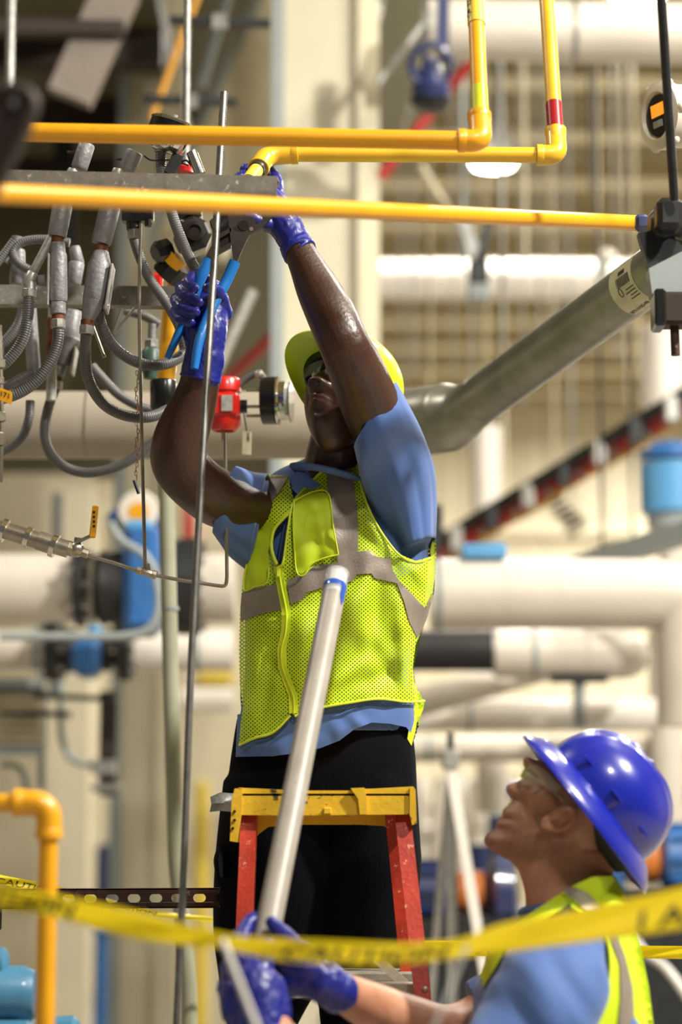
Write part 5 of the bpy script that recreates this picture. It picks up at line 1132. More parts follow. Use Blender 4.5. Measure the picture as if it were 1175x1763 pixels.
# trims
def trim(pts, w_, name='piping', m='vest_trim', off=.021):
    obj(name, MB().tube(spline([W(x, y, tsurf(x, y) - off - crease_sum(x, y, VC)) for x, y in pts], 5), S(w_, 4.9), 8), m, vst)
trim([(610, 752), (614, 790), (620, 825), (632, 868), (650, 905), (670, 935), (690, 957), (716, 968), (744, 960)], 2.2)
trim([(731, 1207), (700, 1208), (652, 1203), (600, 1210), (545, 1220), (508, 1233)], 2.2); trim([(500, 1232), (470, 1261), (438, 1271), (412, 1283)], 2.2)
trim([(480, 975), (488, 966), (497, 905), (507, 862), (540, 825), (572, 795), (605, 760)], 2.0); trim([(503, 880), (486, 895), (471, 915), (468, 945), (477, 972)], 3)
# zip
zp = [(479, 975), (485, 1010), (493, 1052), (492, 1088), (485, 1118), (487, 1150), (505, 1198), (506, 1228)]
zo = obj('zip_tape', drape([(x - 8, y) for x, y in zp] + [(x + 8, y) for x, y in reversed(zp)], FS, .020, .0018, 5, VC, .007, .022), 'vest_trim', vst, fixn=True)
obj('zip_teeth', MB().tube(spline([W(x, y, tsurf(x, y) - .024 - crease_sum(x, y, VC)) for x, y in zp], 6), S(1.6, 4.9), 6), 'vest_solid', zo); obj('zip_pull', MB().box(W(480, 984, tsurf(480, 984) - .03), (S(7, 4.9), .003, S(18, 4.9)), bev=.001), 'vest_trim', zo)
# pockets and reflective tape
obj('pocket_flap', drape([(507, 862), (540, 846), (566, 850), (574, 905), (583, 955), (555, 962), (535, 973), (524, 990), (510, 984), (506, 940), (504, 905)], FS, .022, .002, 6, VC, .010, .03), 'vest_solid', vst, fixn=True)
obj('pocket_flap', drape([(440, 897), (455, 896), (471, 900), (468, 925), (462, 950), (463, 975), (460, 1002), (440, 1010), (420, 1015), (424, 975), (430, 935)], FS, .022, .002, 6, VC, .010, .03), 'vest_solid', vst, fixn=True)
RT = [[(562, 815), (580, 797), (599, 782), (606, 810), (612, 850), (617, 900), (617, 948), (614, 990), (583, 995), (580, 940), (574, 900), (566, 855)],
      [(494, 1000), (530, 985), (540, 975), (583, 968), (616, 950), (636, 948), (648, 958), (672, 962), (678, 985), (690, 1003), (712, 1025), (733, 1048), (745, 1020), (737, 1060), (727, 1086), (719, 1098), (705, 1070), (696, 1035), (684, 1004), (645, 995), (640, 987), (615, 989), (608, 1000), (583, 1008), (560, 1010), (528, 1020), (522, 1032), (500, 1040)],
      [(417, 1020), (440, 1012), (462, 1008), (482, 1006), (488, 1048), (462, 1054), (440, 1060), (415, 1070), (414, 1045)],
      [(462, 822), (498, 818), (484, 842), (466, 868), (456, 896), (441, 897), (434, 935), (428, 930), (438, 885), (448, 850)]]
for i, P in enumerate(RT): cloth('reflective_tape', P, 'reflective', .0195 + .0006 * (i % 2), vst, .0012, 6)
for P in ([(507, 862), (505, 900), (507, 940), (511, 984), (524, 990), (535, 973), (555, 962), (583, 955)], [(583, 955), (574, 905), (566, 850), (540, 846), (507, 862)], [(455, 896), (440, 897), (431, 935), (424, 975), (420, 1015), (440, 1010), (460, 1002), (463, 975)]): trim(P, 1.3, 'seam', 'vest_trim', .0275)
# trousers
tr_ = MB(); tr_.loft([(408, 1236, 708, 1236, YM, .118), (398, 1300, 716, 1300, YM + .01, .125), (390, 1360, 719, 1360, YM + .03, .13), (382, 1420, 722, 1420, YM + .05, .13)], 36, p=2.3)
tr_.loft([(385, 1340, 580, 1340, YM + .03, .125), (370, 1480, 575, 1480, YM + .05, .11), (367, 1600, 565, 1600, YM + .09, .095), (378, 1690, 552, 1690, YM + .14, .085), (395, 1790, 505, 1790, YM + .17, .075), (400, 1930, 505, 1930, YM + .18, .07)], 32)
tr_.loft([(535, 1340, 718, 1340, YM + .03, .125), (545, 1440, 724, 1440, YM + .05, .11), (545, 1500, 726, 1500, YM + .06, .1), (545, 1600, 712, 1600, YM + .1, .09), (545, 1700, 700, 1700, YM + .14, .08), (572, 1930, 672, 1930, YM + .18, .07)], 32)
to = obj('trousers', blob(tr_, .006, 6), 'trouser_navy', p1)
obj('pocket_bulge', MB().loft([(376, 1455, 388, 1455, YM, .04), (368, 1480, 388, 1480, YM, .05), (372, 1510, 388, 1510, YM, .04)], 16), 'trouser_navy', to)
for x in (452, 622):
    b = MB(); b.chain([(x, 1920, 5.22, 44), (x, 1965, 5.22, 44)], 16); b.chain([(x, 1978, 5.20, 34), (x, 1984, 5.12, 36), (x, 1990, 5.02, 30)], 16); obj('boot', blob(b, .006, 4), 'boot', p1)
obj('belt_cloth', drape([(362, 1372), (380, 1364), (404, 1366), (402, 1398), (380, 1396), (361, 1398), (364, 1385)], lambda x, y: 4.95, .0, .01, 6, [(365, 1385, 400, 1378, 6, .01)]), 'galvanised', label='crumpled grey rag end sticking out beside the yellow ladder top', cat='rag', fixn=True)

# --- pliers
pl = _thing('pliers', 'large slip-joint pliers with blue handles and black jaws gripping the coupling', 'pliers', None); Yl = 4.685
def bladeY(pts, th, m, name, dy=0): return obj(name, MB().prism([W(x, y, Yl + dy) for x, y in pts], (0, th, 0)), m, pl, smooth=False, fixn=True)
bladeY([(402, 449), (398, 420), (395, 392), (392, 360), (402, 345), (415, 352), (418, 372), (432, 372), (440, 378), (444, 395), (430, 404), (418, 428), (408, 452)], .008, 'black_steel', 'jaw_lever')
bladeY([(352, 446), (368, 415), (392, 400), (430, 378), (455, 360), (470, 372), (452, 392), (436, 400), (398, 420), (376, 430), (366, 452)], .009, 'black_steel', 'jaw_lever', .009)
bladeY([(372, 405), (398, 392), (398, 399), (374, 413)], .012, 'black_steel', 'tongue'); bladeY([(370, 432), (398, 417), (398, 425), (370, 440)], .012, 'black_steel', 'tongue')
obj('pivot', MB().cyl(W(420, 388, Yl - .004), W(420, 388, Yl + .014), S(9, Yl)), 'black_steel', pl); obj('slot_hole', MB().cyl(W(433, 394, Yl - .0012), W(433, 394, Yl), S(3.5, Yl)), 'reflective', pl)
obj('handle', MB().tube(spline([W(360, 446, 4.69), W(345, 480, 4.69), W(326, 530, 4.70), (W(305, 580, 4.70)), W(288, 617, 4.70)]), [S(10.5 - 5 * (k / 32) ** 2, Yl) for k in range(33)], 14, rb=.008), 'plier_blue', pl)
obj('handle', MB().tube(spline([W(405, 450, 4.69), W(388, 488, 4.69), W(366, 528, 4.68), W(345, 580, 4.655), W(335, 635, 4.65)]), [S(10 - 3 * (k / 32) ** 3, Yl) for k in range(33)], 14, rb=.008), 'plier_blue', pl)
v = thing('pipe_coupling', 'black threaded coupling held in the plier jaws below the beam', 'fitting')
obj('coupling_body', MB().turn(W(372, 400, 4.86), (1, .2, .75), [(0, .018), (.004, .028), (.04, .03), (.044, .024), (.09, .024), (.094, .018)], 12), 'black_plastic', v)

# ---------------------------------------------------------------- worker in the blue hat
p2 = _thing('person', 'worker in blue full-brim hard hat seen in profile, looking up and steadying the white tube', 'person', None)
YN = 4.3
face = [(900, 1304), (901, 1318), (905, 1330), (898, 1342), (889, 1346), (876, 1349), (870.5, 1355), (872, 1364), (878, 1371), (884, 1374), (877, 1382), (868, 1391), (863, 1398), (865, 1404), (861, 1409), (856.5, 1413), (853, 1419), (855, 1425), (848, 1430), (840, 1435), (834.5, 1442), (834, 1450), (839, 1459), (848, 1466), (860, 1473), (878, 1483), (893, 1500), (930, 1520), (985, 1525), (1045, 1490), (1085, 1440), (1098, 1390), (1085, 1350), (1050, 1325), (1000, 1312), (960, 1318), (930, 1308), (908, 1301)]
v, f = tri(face, 4.2); bd = resample(face, 2.5)
def fh(x, y):
    d = min(sqrt((x - q[0]) ** 2 + (y - q[1]) ** 2) for q in bd); R_ = 78
    h = 74 * min(1, d / R_) ** .60
    for (cx, cy, sx, sy, a) in ((914, 1350, 12, 9, -14), (912, 1350, 7, 5, 6), (906, 1338, 10, 5, 6), (930, 1373, 18, 14, 5), (884, 1368, 7, 6, 6), (880, 1400, 16, 12, 2), (870, 1411, 15, 3, -7), (868, 1404, 9, 4, 5), (866, 1419, 9, 4, 5), (889, 1372, 4, 4, -5), (893, 1360, 5, 12, -5), (905, 1398, 6, 26, -4), (925, 1415, 26, 22, -4), (940, 1450, 30, 12, 4), (895, 1460, 24, 10, 3)):
        h += a * exp(-((x - cx) / sx) ** 2 - ((y - cy) / sy) ** 2)
    return max(0, h)
bset = {(round(a, 2), round(b, 2)) for a, b in resample(face, 4.2)}
HH = [0 if (round(x, 2), round(y, 2)) in bset else fh(x, y) for x, y in v]
hm = MB(); n = len(v)
for sg in (-1, 1):
    for (x, y), h in zip(v, HH):
        p = W(x, y, YN); hm.v.append(p + Vector((0, sg * S(h, YN), 0)))
for t in f: hm.f.append(t); hm.f.append(tuple(n + i for i in reversed(t)))
cn = {}
for t in f:
    for k in range(3): e = (t[k], t[(k + 1) % 3]); cn.setdefault(tuple(sorted(e)), []).append(e)
for es in cn.values():
    if len(es) == 1: a, b = es[0]; hm.f.append((b, a, n + a, n + b))
b2 = hm
b2.loft([(884, 1462, 1066, 1470, YN, .060), (893, 1500, 1058, 1500, YN, .060), (904, 1540, 1056, 1525, YN, .064), (905, 1590, 1075, 1560, YN, .08)], 28)
b2.loft([(915, 1590, 1050, 1575, YN, .09), (890, 1640, 1065, 1630, YN, .14), (870, 1763, 1085, 1763, YN, .155), (870, 2000, 1090, 2000, YN, .15), (880, 2300, 1090, 2300, YN, .15), (890, 2450, 1090, 2450, YN, .15)], 32)
# ear
Ye_ = YN - .094
ear = [(952, 1428), (941, 1426), (934, 1421), (940, 1410), (955, 1402), (966, 1392), (978, 1388), (988, 1393), (988, 1408), (980, 1420), (966, 1428)]
b2.tube(spline([W(x, y, Ye_ + .004) for x, y in ear + ear[:1]], 5), S(4.6, YN), 10, cap=False); b2.tube(spline([W(x, y, Ye_ + .003) for x, y in ((975, 1398), (968, 1404), (966, 1414), (956, 1420))], 5), S(2.6, YN), 8)
b2.loft([(950, 1424, 953, 1406, Ye_ + .012, .008), (966, 1424, 968, 1396, Ye_ + .012, .009), (982, 1414, 982, 1394, Ye_ + .012, .008)], 12)
b2.ball(W(944, 1422, Ye_ + .004), (.009, .006, .007))
# arms: far (right) arm and near (left) arm with hands round the tube
FA = [(960, 1680, 4.48, 62), (900, 1720, 4.5, 58), (830, 1760, 4.46, 50), (770, 1775, 4.40, 44), (700, 1757, 4.32, 44), (640, 1733, 4.22, 41), (590, 1708, 4.14, 33), (560, 1690, 4.10, 31)]
NA = [(960, 1680, 4.12, 66), (900, 1800, 4.05, 58), (820, 1920, 4.0, 52), (720, 1950, 3.98, 48), (600, 1900, 3.98, 44), (500, 1810, 3.98, 36), (452, 1750, 3.98, 34)]
b2.chain(FA, 22); b2.chain(NA, 22)
def far_hand(g): return [[(572, 1698, 4.11, 32 + g), (540, 1672, 4.10, 36 + g), (510, 1650, 4.10, 36 + g), (490, 1640, 4.11, 28 + g)], [(540, 1690, 4.1, 30 + g), (508, 1684, 4.10, 28 + g)],
    [(520, 1645, 4.09, 18 + g), (500, 1618, 4.07, 15 + g), (480, 1600, 4.055, 13.5 + g), (468, 1588, 4.05, 12 + g)],
    [(500, 1660, 4.14, 14 + g), (472, 1650, 4.16, 13 + g), (448, 1648, 4.14, 12 + g), (436, 1655, 4.11, 11 + g)], [(505, 1676, 4.14, 14 + g), (476, 1672, 4.16, 13 + g), (452, 1670, 4.14, 12 + g), (440, 1677, 4.11, 11 + g)],
    [(510, 1690, 4.13, 13 + g), (484, 1692, 4.15, 12 + g), (460, 1692, 4.13, 11 + g)], [(512, 1702, 4.12, 12 + g), (490, 1710, 4.13, 11 + g), (470, 1712, 4.12, 10 + g)]]
def near_hand(g): return [[(452, 1750, 3.98, 34 + g), (446, 1715, 3.99, 42 + g), (438, 1690, 4.0, 42 + g), (432, 1668, 4.01, 34 + g)], [(410, 1740, 4.0, 30 + g), (408, 1710, 4.0, 28 + g)], [(475, 1745, 3.99, 28 + g), (468, 1700, 4.0, 26 + g)],
    [(420, 1668, 4.02, 17 + g), (413, 1635, 4.05, 15 + g), (420, 1605, 4.08, 14 + g), (433, 1585, 4.10, 13 + g), (440, 1580, 4.11, 12 + g)],
    [(408, 1680, 4.03, 16 + g), (402, 1645, 4.07, 14 + g), (408, 1615, 4.11, 13 + g), (424, 1600, 4.13, 12 + g)],
    [(400, 1700, 4.04, 15 + g), (392, 1672, 4.09, 13 + g), (402, 1648, 4.13, 12 + g)], [(396, 1722, 4.03, 14 + g), (386, 1700, 4.07, 12 + g), (394, 1682, 4.11, 11 + g)],
    [(450, 1685, 3.99, 19 + g), (458, 1650, 4.0, 16 + g), (462, 1625, 4.02, 14 + g)]]
for L in far_hand(-2) + near_hand(-2): b2.chain(L, 12)
b2.chain([(940, 2420, 4.25, 90), (930, 2750, 4.25, 70), (935, 3080, 4.27, 50)], 16); b2.chain([(1010, 2420, 4.4, 90), (1030, 2750, 4.42, 70), (1040, 3000, 4.45, 50)], 16)
def fair(c):
    j = max(near_(c * 1, W(x, y, YN + d), .045) for x, y in ((862, 1440), (900, 1445), (870, 1405), (925, 1440)) for d in (-.05, 0, .05)); j = min(1, j * 1.7) * (.8 + .5 * noise.noise(c * 220))
    l = near_(c, W(858, 1411, YN), .010); r = near_(c, W(960, 1410, Ye_), .03)
    return (1 - .42 * j + .1 * l, 1 - .40 * j - .2 * l - .12 * r, 1 - .36 * j - .15 * l - .12 * r)
obj('body', paint(blob(b2, .0034, 3), fair), 'skin_fair', p2)
def glove(Ls, cuff):
    g = MB()
    for L in Ls: g.chain(L, 16)
    g.chain(cuff, 24); me = blob(g, .003, 3)
    return crease_mesh(me, .003, 34)
obj('glove', glove(far_hand(0), [(582, 1708, 4.12, 36), (555, 1690, 4.10, 36)]), 'glove_blue', p2); obj('glove', glove(near_hand(0), [(452, 1775, 3.98, 44), (448, 1725, 3.99, 44)]), 'glove_blue', p2)
# hat: brim line from (905,1270) to (1111,1537)
e1 = (W(1111, 1537, YN) - W(905, 1270, YN)).normalized(); up = Vector((-e1.z, 0, e1.x)) * -1
if up.x < 0: up = -up
up = (up + Vector((0, -.06, 0))).normalized(); side = e1.cross(up).normalized(); fy = up.cross(side).normalized()
if fy.dot(e1) < 0: fy = -fy; side = -side
RH = Matrix((side, fy, up)).transposed()
if RH.determinant() < 0: RH = Matrix((-side, fy, up)).transposed()
HC_ = W(1008, 1403, YN) + up * .034
hat = hard_hat(p2, HC_, RH, 'hat_blue', rad=(.116, .126), hgt=.112, brim=.044, droop=.034, visor=.004, ridge=.008)
for k, yy in ((0, -.075), (1, 0.0), (2, .078)):
    q = Vector((.0, yy, .034)); 
    for s in (-1, 1):
        xx = s * .118 * sqrt(1 - (yy / .13) ** 2); obj('slot_lug', MB().box(HC_ + RH @ Vector((xx, yy, .026)), (.007, .026, .005), RH, bev=.002), 'hat_blue', hat)
obj('nape_strap', MB().loft([(998, 1390, 1030, 1372, YN, .088), (1006, 1430, 1060, 1400, YN, .09), (1018, 1462, 1085, 1440, YN, .086), (1045, 1492, 1098, 1480, YN, .07), (1062, 1502, 1095, 1500, YN, .05)], 28), 'suspension', hat)
# hair edge, brow, glasses
gl_ = obj('safety_glasses', MB().tube(spline([W(897, 1318, YN - .02), W(905, 1330, YN - .06), W(940, 1350, YN - .082), W(975, 1385, YN - .088)]), .0016, 8), 'lens_clear', p2)
def ln(x, y): return YN - .030 - .05 * min(1, max(0, (x - 898) / 40)) ** .6 - .006
obj('lens', drape([(914, 1314), (926, 1318), (948, 1335), (966, 1358), (960, 1364), (935, 1352), (918, 1350), (902, 1352), (897, 1346), (903, 1328)], ln, .0, .0015, 5), 'lens_clear', gl_, fixn=True)
obj('nose_pad', drape([(896, 1335), (906, 1318), (914, 1314), (905, 1334), (900, 1346)], lambda x, y: YN - .03, .008, .002, 4), 'lime_band', gl_, fixn=True)
obj('eyebrow', MB().tube(spline([W(905, 1322, YN - .022), W(914, 1328, YN - .048), W(926, 1338, YN - .062)]), .0022, 6), 'hair_short', p2)
# shirt
TN = [(1560, 915, 1062, .10), (1590, 880, 1080, .15), (1620, 850, 1092, .18), (1660, 832, 1098, .20), (1763, 812, 1118, .20), (2100, 820, 1130, .19), (2450, 840, 1130, .19)]
def nsurf(x, y):
    L, R_, D = torso(y, TN); c, h = (L + R_) / 2, (R_ - L) / 2; q = min(.999, abs((x - c) / h)); return YN - D * (1 - q ** 2.2) ** (1 / 2.2)
sb = MB(); sb.loft([(L + 6, y, R_ - 6, y, YN, D) for y, L, R_, D in TN], 40, p=2.2)
sb.loft([(905, 1605, 1040, 1600, 4.16, .07), (865, 1660, 1048, 1660, 4.10, .085), (830, 1730, 1040, 1740, 4.07, .09), (780, 1800, 990, 1830, 4.05, .088), (765, 1840, 960, 1880, 4.04, .085)], 32)
sb.loft([(890, 1620, 980, 1640, 4.48, .08), (835, 1670, 900, 1760, 4.49, .07), (800, 1690, 840, 1790, 4.47, .06)], 28)
sme = blob(sb, .006, 5)
nrm = [v_.normal.copy() for v_ in sme.vertices]
for v_, m_ in zip(sme.vertices, nrm):
    q = v_.co; nn = noise.noise(Vector((q.x * 9 + q.z * 6, q.y * 4, q.z * 5))) + .5 * noise.noise(Vector((q.x * 22 + q.z * 12, q.y * 9, q.z * 10))); v_.co += m_ * .014 * nn
s2 = obj('shirt', sme, 'shirt_blue', p2)
obj('collar', MB().tube([W(978, 1545, YN) + Vector((S(76, YN) * cos(a), .075 * sin(a), S(-26, YN) * cos(a) * -1 * .9)) for a in [2 * pi * k / 40 for k in range(41)]], .006, 10, cap=False, rb=.012), 'shirt_dark', s2)
# vest of the second worker
v2_ = _thing('safety_vest', None, None, None); v2_.parent = p2
NV = [(1060, 1640, 1080, 1763, 14, .006), (900, 1600, 1000, 1540, 12, .004)]
def c2(name, poly, m, off, th=.002, step=8): return obj(name, drape(poly, nsurf, off, th, step, NV, .005, .02), m, v2_, fixn=True, ang=60)
c2('front_panel', [(985, 1528), (1000, 1534), (990, 1552), (940, 1580), (900, 1608), (868, 1640), (850, 1672), (838, 1690), (820, 1720), (826, 1680), (838, 1650), (856, 1620), (880, 1594), (920, 1568), (955, 1545)], 'vest_solid', .02)
c2('shoulder_panel', [(985, 1526), (1020, 1510), (1056, 1508), (1066, 1530), (1080, 1560), (1096, 1600), (1108, 1650), (1118, 1700), (1128, 1780), (1020, 1780), (1040, 1720), (1050, 1680), (1050, 1640), (1040, 1610), (1010, 1580), (985, 1560), (975, 1546)], 'vest_solid', .022)
c2('reflective_tape', [(968, 1532), (990, 1527), (1015, 1540), (1040, 1565), (1060, 1600), (1078, 1650), (1090, 1700), (1094, 1780), (1064, 1780), (1070, 1720), (1068, 1660), (1050, 1610), (1020, 1575), (990, 1550)], 'reflective', .027, .0014)
obj('vest_back_collar', MB().loft([(1000, 1522, 1058, 1508, YN + .01, .085), (996, 1545, 1070, 1530, YN + .01, .10), (1000, 1570, 1085, 1565, YN + .01, .14)], 32), 'vest_solid', v2_)
obj('armhole_trim', MB().tube(spline([W(x, y, nsurf(x, y) - .03) for x, y in ((985, 1560), (1012, 1580), (1042, 1612), (1051, 1645), (1050, 1690), (1038, 1740), (1020, 1790))]), S(3, 4.1), 8), 'vest_trim', v2_)
t2 = MB(); t2.loft([(835, 2380, 1120, 2380, YN, .19), (850, 2480, 1110, 2480, YN, .18)], 28, p=2.2)
t2.loft([(850, 2420, 1010, 2420, 4.22, .1), (870, 2750, 990, 2750, 4.24, .085), (890, 3080, 985, 3080, 4.26, .075)], 24); t2.loft([(950, 2420, 1110, 2420, 4.4, .1), (980, 2750, 1095, 2750, 4.42, .085), (995, 3000, 1085, 3000, 4.44, .075)], 24)
obj('trousers', blob(t2, .01, 4), 'trouser_navy', p2)
for x, y_ in ((935, 4.26), (1040, 4.44)):
    b = MB(); gx = W(x, 2700, y_).x; b.tube([Vector((gx, y_, .22)), Vector((gx, y_, .12)), Vector((gx, y_, .04))], [.055, .055, .05], 16); b.tube([Vector((gx + .04, y_, .045)), Vector((gx - .08, y_, .045)), Vector((gx - .17, y_, .04))], [.045, .048, .038], 16, rb=.045); obj('boot', blob(b, .008, 4), 'boot', p2)

# ---------------------------------------------------------------- stepladder
ld = _thing('stepladder', 'orange fibreglass stepladder with scuffed yellow top in front of the climbing worker', 'ladder', None)
def ext(a, b, z):
    t = (z - a.z) / (b.z - a.z); return a + (b - a) * t
def rail(x0, y0, x1, y1, Ya, Yb, wpx, m, flange=True, side=1):
    a = W(x0, y0, Ya); b = W(x1, y1, Yb); b = ext(a, b, .0); t = (b - a).normalized()
    r = obj('rail', MB().bar(a, b, S(wpx, Ya), .005), m, ld, smooth=False); n = Vector((0, 1, 0)); n = (n - t * n.dot(t)).normalized(); u = n.cross(t)
    if u.x < 0: u = -u
    w2 = S(wpx, Ya) / 2
    for s in (-1, 1): obj('rail_flange', MB().bar(a + u * s * (w2 - .002) + n * .014, b + u * s * (w2 - .002) + n * .014, .004, .03), m, r, smooth=False)
    return a, b, r
Ya, Yb = 4.64, 4.52
fl = rail(429, 1396, 413, 1763, Ya, Yb, 27, 'ladder_red'); fr = rail(693, 1396, 729, 1720, Ya, Yb, 27, 'ladder_red')
bl = rail(433, 1396, 424, 1650, 4.84, 4.875, 22, 'ladder_red'); br = rail(674, 1396, 703, 1693, 4.84, 4.88, 22, 'ladder_red')
def capY(dx): return None
zt_ = W(560, 1356, 4.62).z
ca = W(402, 1380, 4.62); cb = W(718, 1380, 4.62); cz = (W(560, 1355, 4.62).z + W(560, 1404, 4.62).z) / 2; hh = W(560, 1355, 4.62).z - W(560, 1404, 4.62).z
cap = obj('top_cap', MB().prism([W(x, y, 4.615) for x, y in ((404, 1362), (412, 1356), (520, 1361), (605, 1361), (610, 1357), (630, 1358), (638, 1358), (712, 1354), (716, 1362), (715, 1402), (500, 1404), (404, 1403))], (0, .007, 0)), 'ladder_yellow', ld, smooth=False)
zc = W(560, 1361, 4.62).z
obj('cap_tray', MB().box(((ca.x + cb.x) / 2, 4.74, zc - .008), (cb.x - ca.x - .01, .25, .008), bev=.002), 'ladder_yellow', cap)
obj('cap_back', MB().prism([W(x, y, 4.86) for x, y in ((418, 1362), (702, 1362), (702, 1445), (694, 1444), (690, 1434), (660, 1422), (620, 1420), (500, 1420), (462, 1424), (446, 1436), (436, 1448), (418, 1448))], (0, .006, 0)), 'ladder_yellow', cap, smooth=False)
for pts in (((396, 1448), (399, 1380), (404, 1358), (418, 1356), (416, 1403), (409, 1450)), ((712, 1354), (716, 1360), (718, 1418), (710, 1420), (706, 1403), (706, 1356))): obj('cap_side', MB().prism([W(x, y, 4.61) for x, y in pts], (0, .25, 0)), 'ladder_yellow', cap, smooth=False)
obj('tool_lug', MB().prism([W(x, y, 4.605) for x, y in ((604, 1357), (628, 1356), (632, 1375), (632, 1402), (620, 1402), (617, 1375))], (0, .012, 0)), 'ladder_yellow', cap, smooth=False); obj('tool_lug', MB().box(W(564, 1396, 4.61), (S(14, 4.6), .012, S(12, 4.6)), bev=.002), 'ladder_yellow', cap)
for x, y in ((403, 1397), (403, 1412), (400, 1426)): obj('cap_hole', MB().cyl(W(x + 1, y, 4.604), W(x + 1, y, 4.611), S(2.6, 4.6), n=10), 'black_plastic', cap)
def step(z, A, B, dep, name='step'):
    a = ext(A[0], A[1], z); b = ext(B[0], B[1], z); a.y += .02; b.y += .02
    s = obj(name, MB().box(((a.x + b.x) / 2, a.y + dep / 2, z), (b.x - a.x, dep, .004)), 'aluminium', ld, smooth=False)
    obj('step_lip', MB().box(((a.x + b.x) / 2, a.y, z - .011), (b.x - a.x, .003, .026)), 'aluminium', s, smooth=False)
    return a, b
z1 = W(600, 1697, 4.54).z
for k in range(5):
    z = z1 - .3 * k
    if z > .1: a, b = step(z, fl, fr, .08)
    for q, rr in ((a, fl), (b, fr)): obj('rivet', MB().ball(q + Vector((0.006 if q is b else -.006, -.026, -.006)), .006, 12, 8), 'stainless', rr[2])
zf = W(452, 1995, 5.1).z
for z in (zf - .012, zf - .3, z1 + .0): 
    a = ext(bl[0], bl[1], z); b = ext(br[0], br[1], z); obj('rear_rung', MB().box(((a.x + b.x) / 2, a.y + .045, z), (b.x - a.x + .03, .16, .02), bev=.004), 'aluminium', ld)
obj('spreader', MB().bar(W(648, 1650, 4.6), W(705, 1700, 4.86), .018, .004), 'aluminium', ld, smooth=False); obj('spreader', MB().bar(W(425, 1650, 4.56), W(428, 1700, 4.86), .018, .004), 'aluminium', ld, smooth=False)
for rr in (fl, fr, bl, br): obj('rubber_foot', MB().box(rr[1] + Vector((0, .01, .02)), (.05, .07, .05), bev=.008), 'black_rubber', ld)

# ---------------------------------------------------------------- white tube being handed up
T0, T1 = W(582, 986, 4.5), W(452, 1650, 4.06); tt = (T1 - T0).normalized()
tb = _thing('plastic_tube', 'long white plastic tube with blue-stained clear end leaning up across the vest', 'pipe', None)
mb = MB(); r_ = .0215; LL = (T1 - T0).length
mb.turn(T0 + tt * .05, tt, [(0, .016), (0, r_ - .001), (.004, r_), (LL - .05, r_), (LL - .05, .017), (.3, .017)], 32); obj('tube_wall', mb, 'pvc_grey', tb)
mb = MB(); mb.turn(T0, tt, [(.0, .018), (0, .0218), (.058, .0222), (.058, .0216)], 32); obj('clear_end', mb, 'clear_film', tb)
obj('blue_primer', MB().turn(T0 + tt * .030, tt, [(0, .0212), (.002, .0224), (.012, .0226), (.014, .021)], 32), 'pvc_blue', tb)
f_ = Vector((.8, -.6, 0)); f_ = (f_ - tt * f_.dot(tt)).normalized(); g_ = tt.cross(f_); pb_ = MB(); N_ = 8
for i in range(N_ + 1):
    a = -.35 + .7 * i / N_
    for s in (.04, .085 - .02 * abs(a) * 3): pb_.v.append(T0 + tt * s + (f_ * cos(a) + g_ * sin(a)) * (r_ + .0012))
for i in range(N_): pb_.f.append((2 * i, 2 * i + 1, 2 * i + 3, 2 * i + 2))
obj('blue_drip', pb_, 'pvc_blue', tb)
obj('inner_liner', MB().turn(T0 + tt * .004, tt, [(0, .016), (0, .0182), (.05, .0182), (.05, .016)], 28), 'white_plastic', tb)

# ---------------------------------------------------------------- barrier tapes
def ribbon(name, st, label, wav=.0):
    "st: (x_top, y_top, x_bottom, y_bottom, Y_top, Y_bottom)"
    T = spline([W(a, b, e) for a, b, c, d, e, f in st], 8); Bm = spline([W(c, d, f) for a, b, c, d, e, f in st], 8); mb = MB(); n = 7; m = len(T); F_ = []
    for lay in (0, 1):
        for i in range(m):
            for k in range(n):
                t = k / (n - 1); p = T[i].lerp(Bm[i], t) + Vector((0, .004 * sin(3.1 * t * 2 + i * .35) + wav * noise.noise(Vector((i * .11, t * 1.5, 2))) + lay * .0004, 0)); mb.v.append(p)
    Q = m * n
    for i in range(m - 1):
        for k in range(n - 1):
            a = i * n + k; mb.f.append((a, a + 1, a + n + 1, a + n)); mb.f.append((Q + a, Q + a + n, Q + a + n + 1, Q + a + 1))
    for i in range(m - 1):
        for k in (0, n - 1): a = i * n + k; mb.f.append((a, a + n, Q + a + n, Q + a))
    o = obj(name, mb, 'tape_yellow', label=label, cat='tape', fixn=True, ang=80)
    cum = [0]
    for i in range(1, m): cum.append(cum[-1] + ((T[i] - T[i - 1]).length + (Bm[i] - Bm[i - 1]).length) / 2)
    def at(s, t):
        s = max(0, min(cum[-1] - 1e-4, s)); i = 0
        while cum[i + 1] < s: i += 1
        q = (s - cum[i]) / max(1e-6, cum[i + 1] - cum[i]); 
        def g(ii): 
            kk = max(0, min(n - 1.001, t * (n - 1))); k0 = int(kk); fk = kk - k0; return mb.v[ii * n + k0].lerp(mb.v[ii * n + k0 + 1], fk)
        return g(i).lerp(g(min(m - 1, i + 1)), q) + Vector((0, -.0012, 0))
    return o, at, cum[-1]
def tape_text(o, at, body, s0, hgt_, t0, w_, mirror=False, slant=.25):
    me = text_mesh(body, 1.0, True)
    if not len(me.vertices): return
    x1 = max(v.co.x for v in me.vertices); 
    import bmesh
    bm = bmesh.new(); bm.from_mesh(me); bmesh.ops.subdivide_edges(bm, edges=[e for e in bm.edges if e.calc_length() > .25], cuts=2); bm.to_mesh(me); bm.free()
    for v in me.vertices:
        x = v.co.x; y = v.co.y; s = (x1 - x) if mirror else x; s = s * w_ / x1 + slant * y * .03 * (-1 if mirror else 1); v.co = at(s0 + s, t0 - y / .73 * hgt_)
    obj('lettering', me, 'tape_black', o)
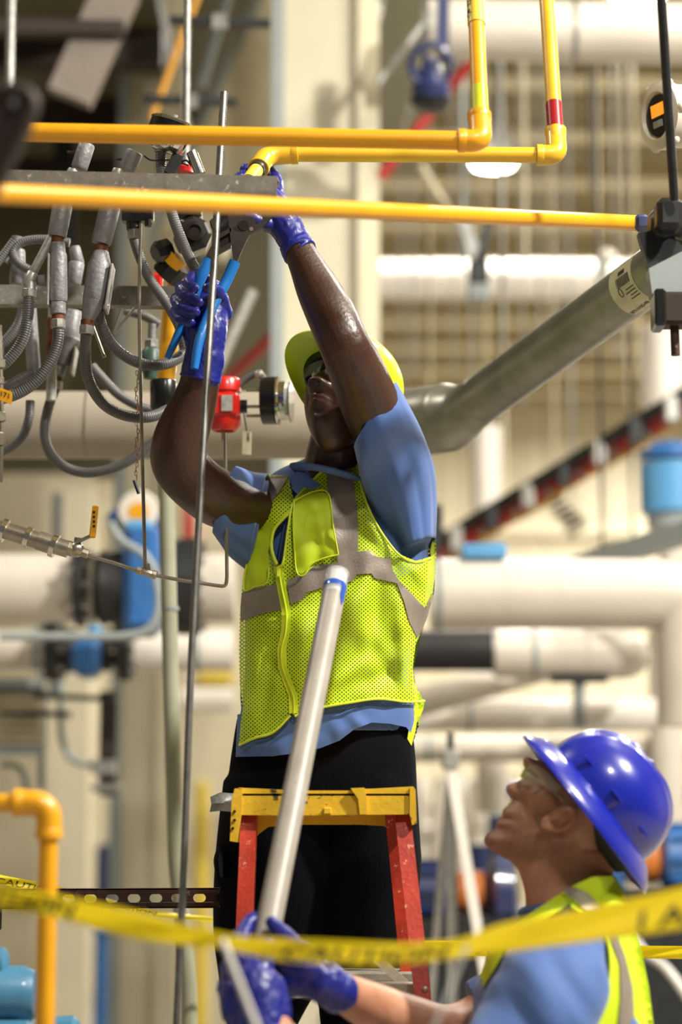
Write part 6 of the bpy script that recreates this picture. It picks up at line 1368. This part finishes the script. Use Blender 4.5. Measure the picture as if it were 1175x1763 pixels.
near = [(-120, 1498, -130, 1530, 3.32, 3.32), (0, 1522, -4, 1562, 3.3, 3.31), (60, 1534, 52, 1572, 3.28, 3.3), (115, 1544, 108, 1584, 3.27, 3.3), (230, 1568, 224, 1614, 3.25, 3.28), (306, 1588, 302, 1626, 3.24, 3.26), (350, 1600, 348, 1630, 3.24, 3.25), (384, 1607, 385, 1632, 3.24, 3.25), (427, 1613, 425, 1643, 3.24, 3.25),
        (503, 1617, 500, 1656, 3.24, 3.26), (605, 1621, 602, 1662, 3.24, 3.27), (700, 1624, 698, 1660, 3.24, 3.27), (790, 1616, 790, 1650, 3.24, 3.27), (866, 1590, 872, 1640, 3.22, 3.26), (1015, 1562, 1022, 1622, 3.2, 3.25), (1175, 1527, 1182, 1600, 3.18, 3.24), (1330, 1490, 1336, 1575, 3.15, 3.22), (1700, 1400, 1706, 1500, 3.1, 3.16)]
o, at, Ltot = ribbon('barrier_tape', near, 'blurred yellow barrier tape strung in front of both workers', .006)
tape_text(o, at, 'CAUTION', .02, .7, .85, .19); tape_text(o, at, 'CAUTION', .50, .66, .9, .22); tape_text(o, at, 'CAUTION', .82, .62, .9, .18) if False else None
tape_text(o, at, 'I A U T', Ltot - .465, .5, .86, .17)
tb1 = [(-60, 1492, -60, 1508, 4.6, 4.6), (0, 1506, 0, 1524, 4.62, 4.62), (62, 1518, 62, 1536, 4.65, 4.65), (160, 1540, 160, 1556, 4.8, 4.8), (240, 1562, 240, 1574, 5.0, 5.0), (300, 1572, 300, 1582, 5.1, 5.1), (372, 1580, 372, 1588, 5.2, 5.2), (450, 1592, 450, 1602, 5.35, 5.35), (560, 1610, 560, 1630, 5.4, 5.4)]
tb1 = [(a, b, c, d, e + .42, f + .42) for a, b, c, d, e, f in tb1]
o, at, L_ = ribbon('barrier_tape', tb1, 'thinner yellow tape farther back, passing behind the slotted strut', .0)
tape_text(o, at, 'CAUTION', .06, .6, .85, .14); tape_text(o, at, 'CAUTION', .42, .6, .85, .2)
tb2 = [(640, 1624, 640, 1648, 5.6, 5.6), (735, 1620, 735, 1644, 5.3, 5.3), (850, 1622, 850, 1646, 5.2, 5.2), (1000, 1626, 1000, 1650, 5.0, 5.0), (1110, 1628, 1110, 1650, 4.9, 4.9), (1200, 1629, 1200, 1652, 4.85, 4.85), (1320, 1630, 1320, 1655, 4.8, 4.8)]
o, at, L_ = ribbon('barrier_tape', tb2, 'yellow tape with black letters passing behind the worker in the blue hat', .0)
tape_text(o, at, 'CAUTION', .45, .66, .86, .25, mirror=True)
run('plastic_strip', [W(384, 1618, 3.22), W(412, 1690, 3.2), W(455, 1800, 3.18)], S(5.5, 3.2), 'white_plastic', 'blurred white plastic strip tied to the barrier tape before the gloves', 'strip', n=8)
run('plastic_strip', [W(806, 1625, 3.2), W(780, 1690, 3.2), W(735, 1800, 3.2)], S(5, 3.2), 'clear_film', 'faint see-through strip hanging from the tape beside the blue sleeve', 'strip', n=8)
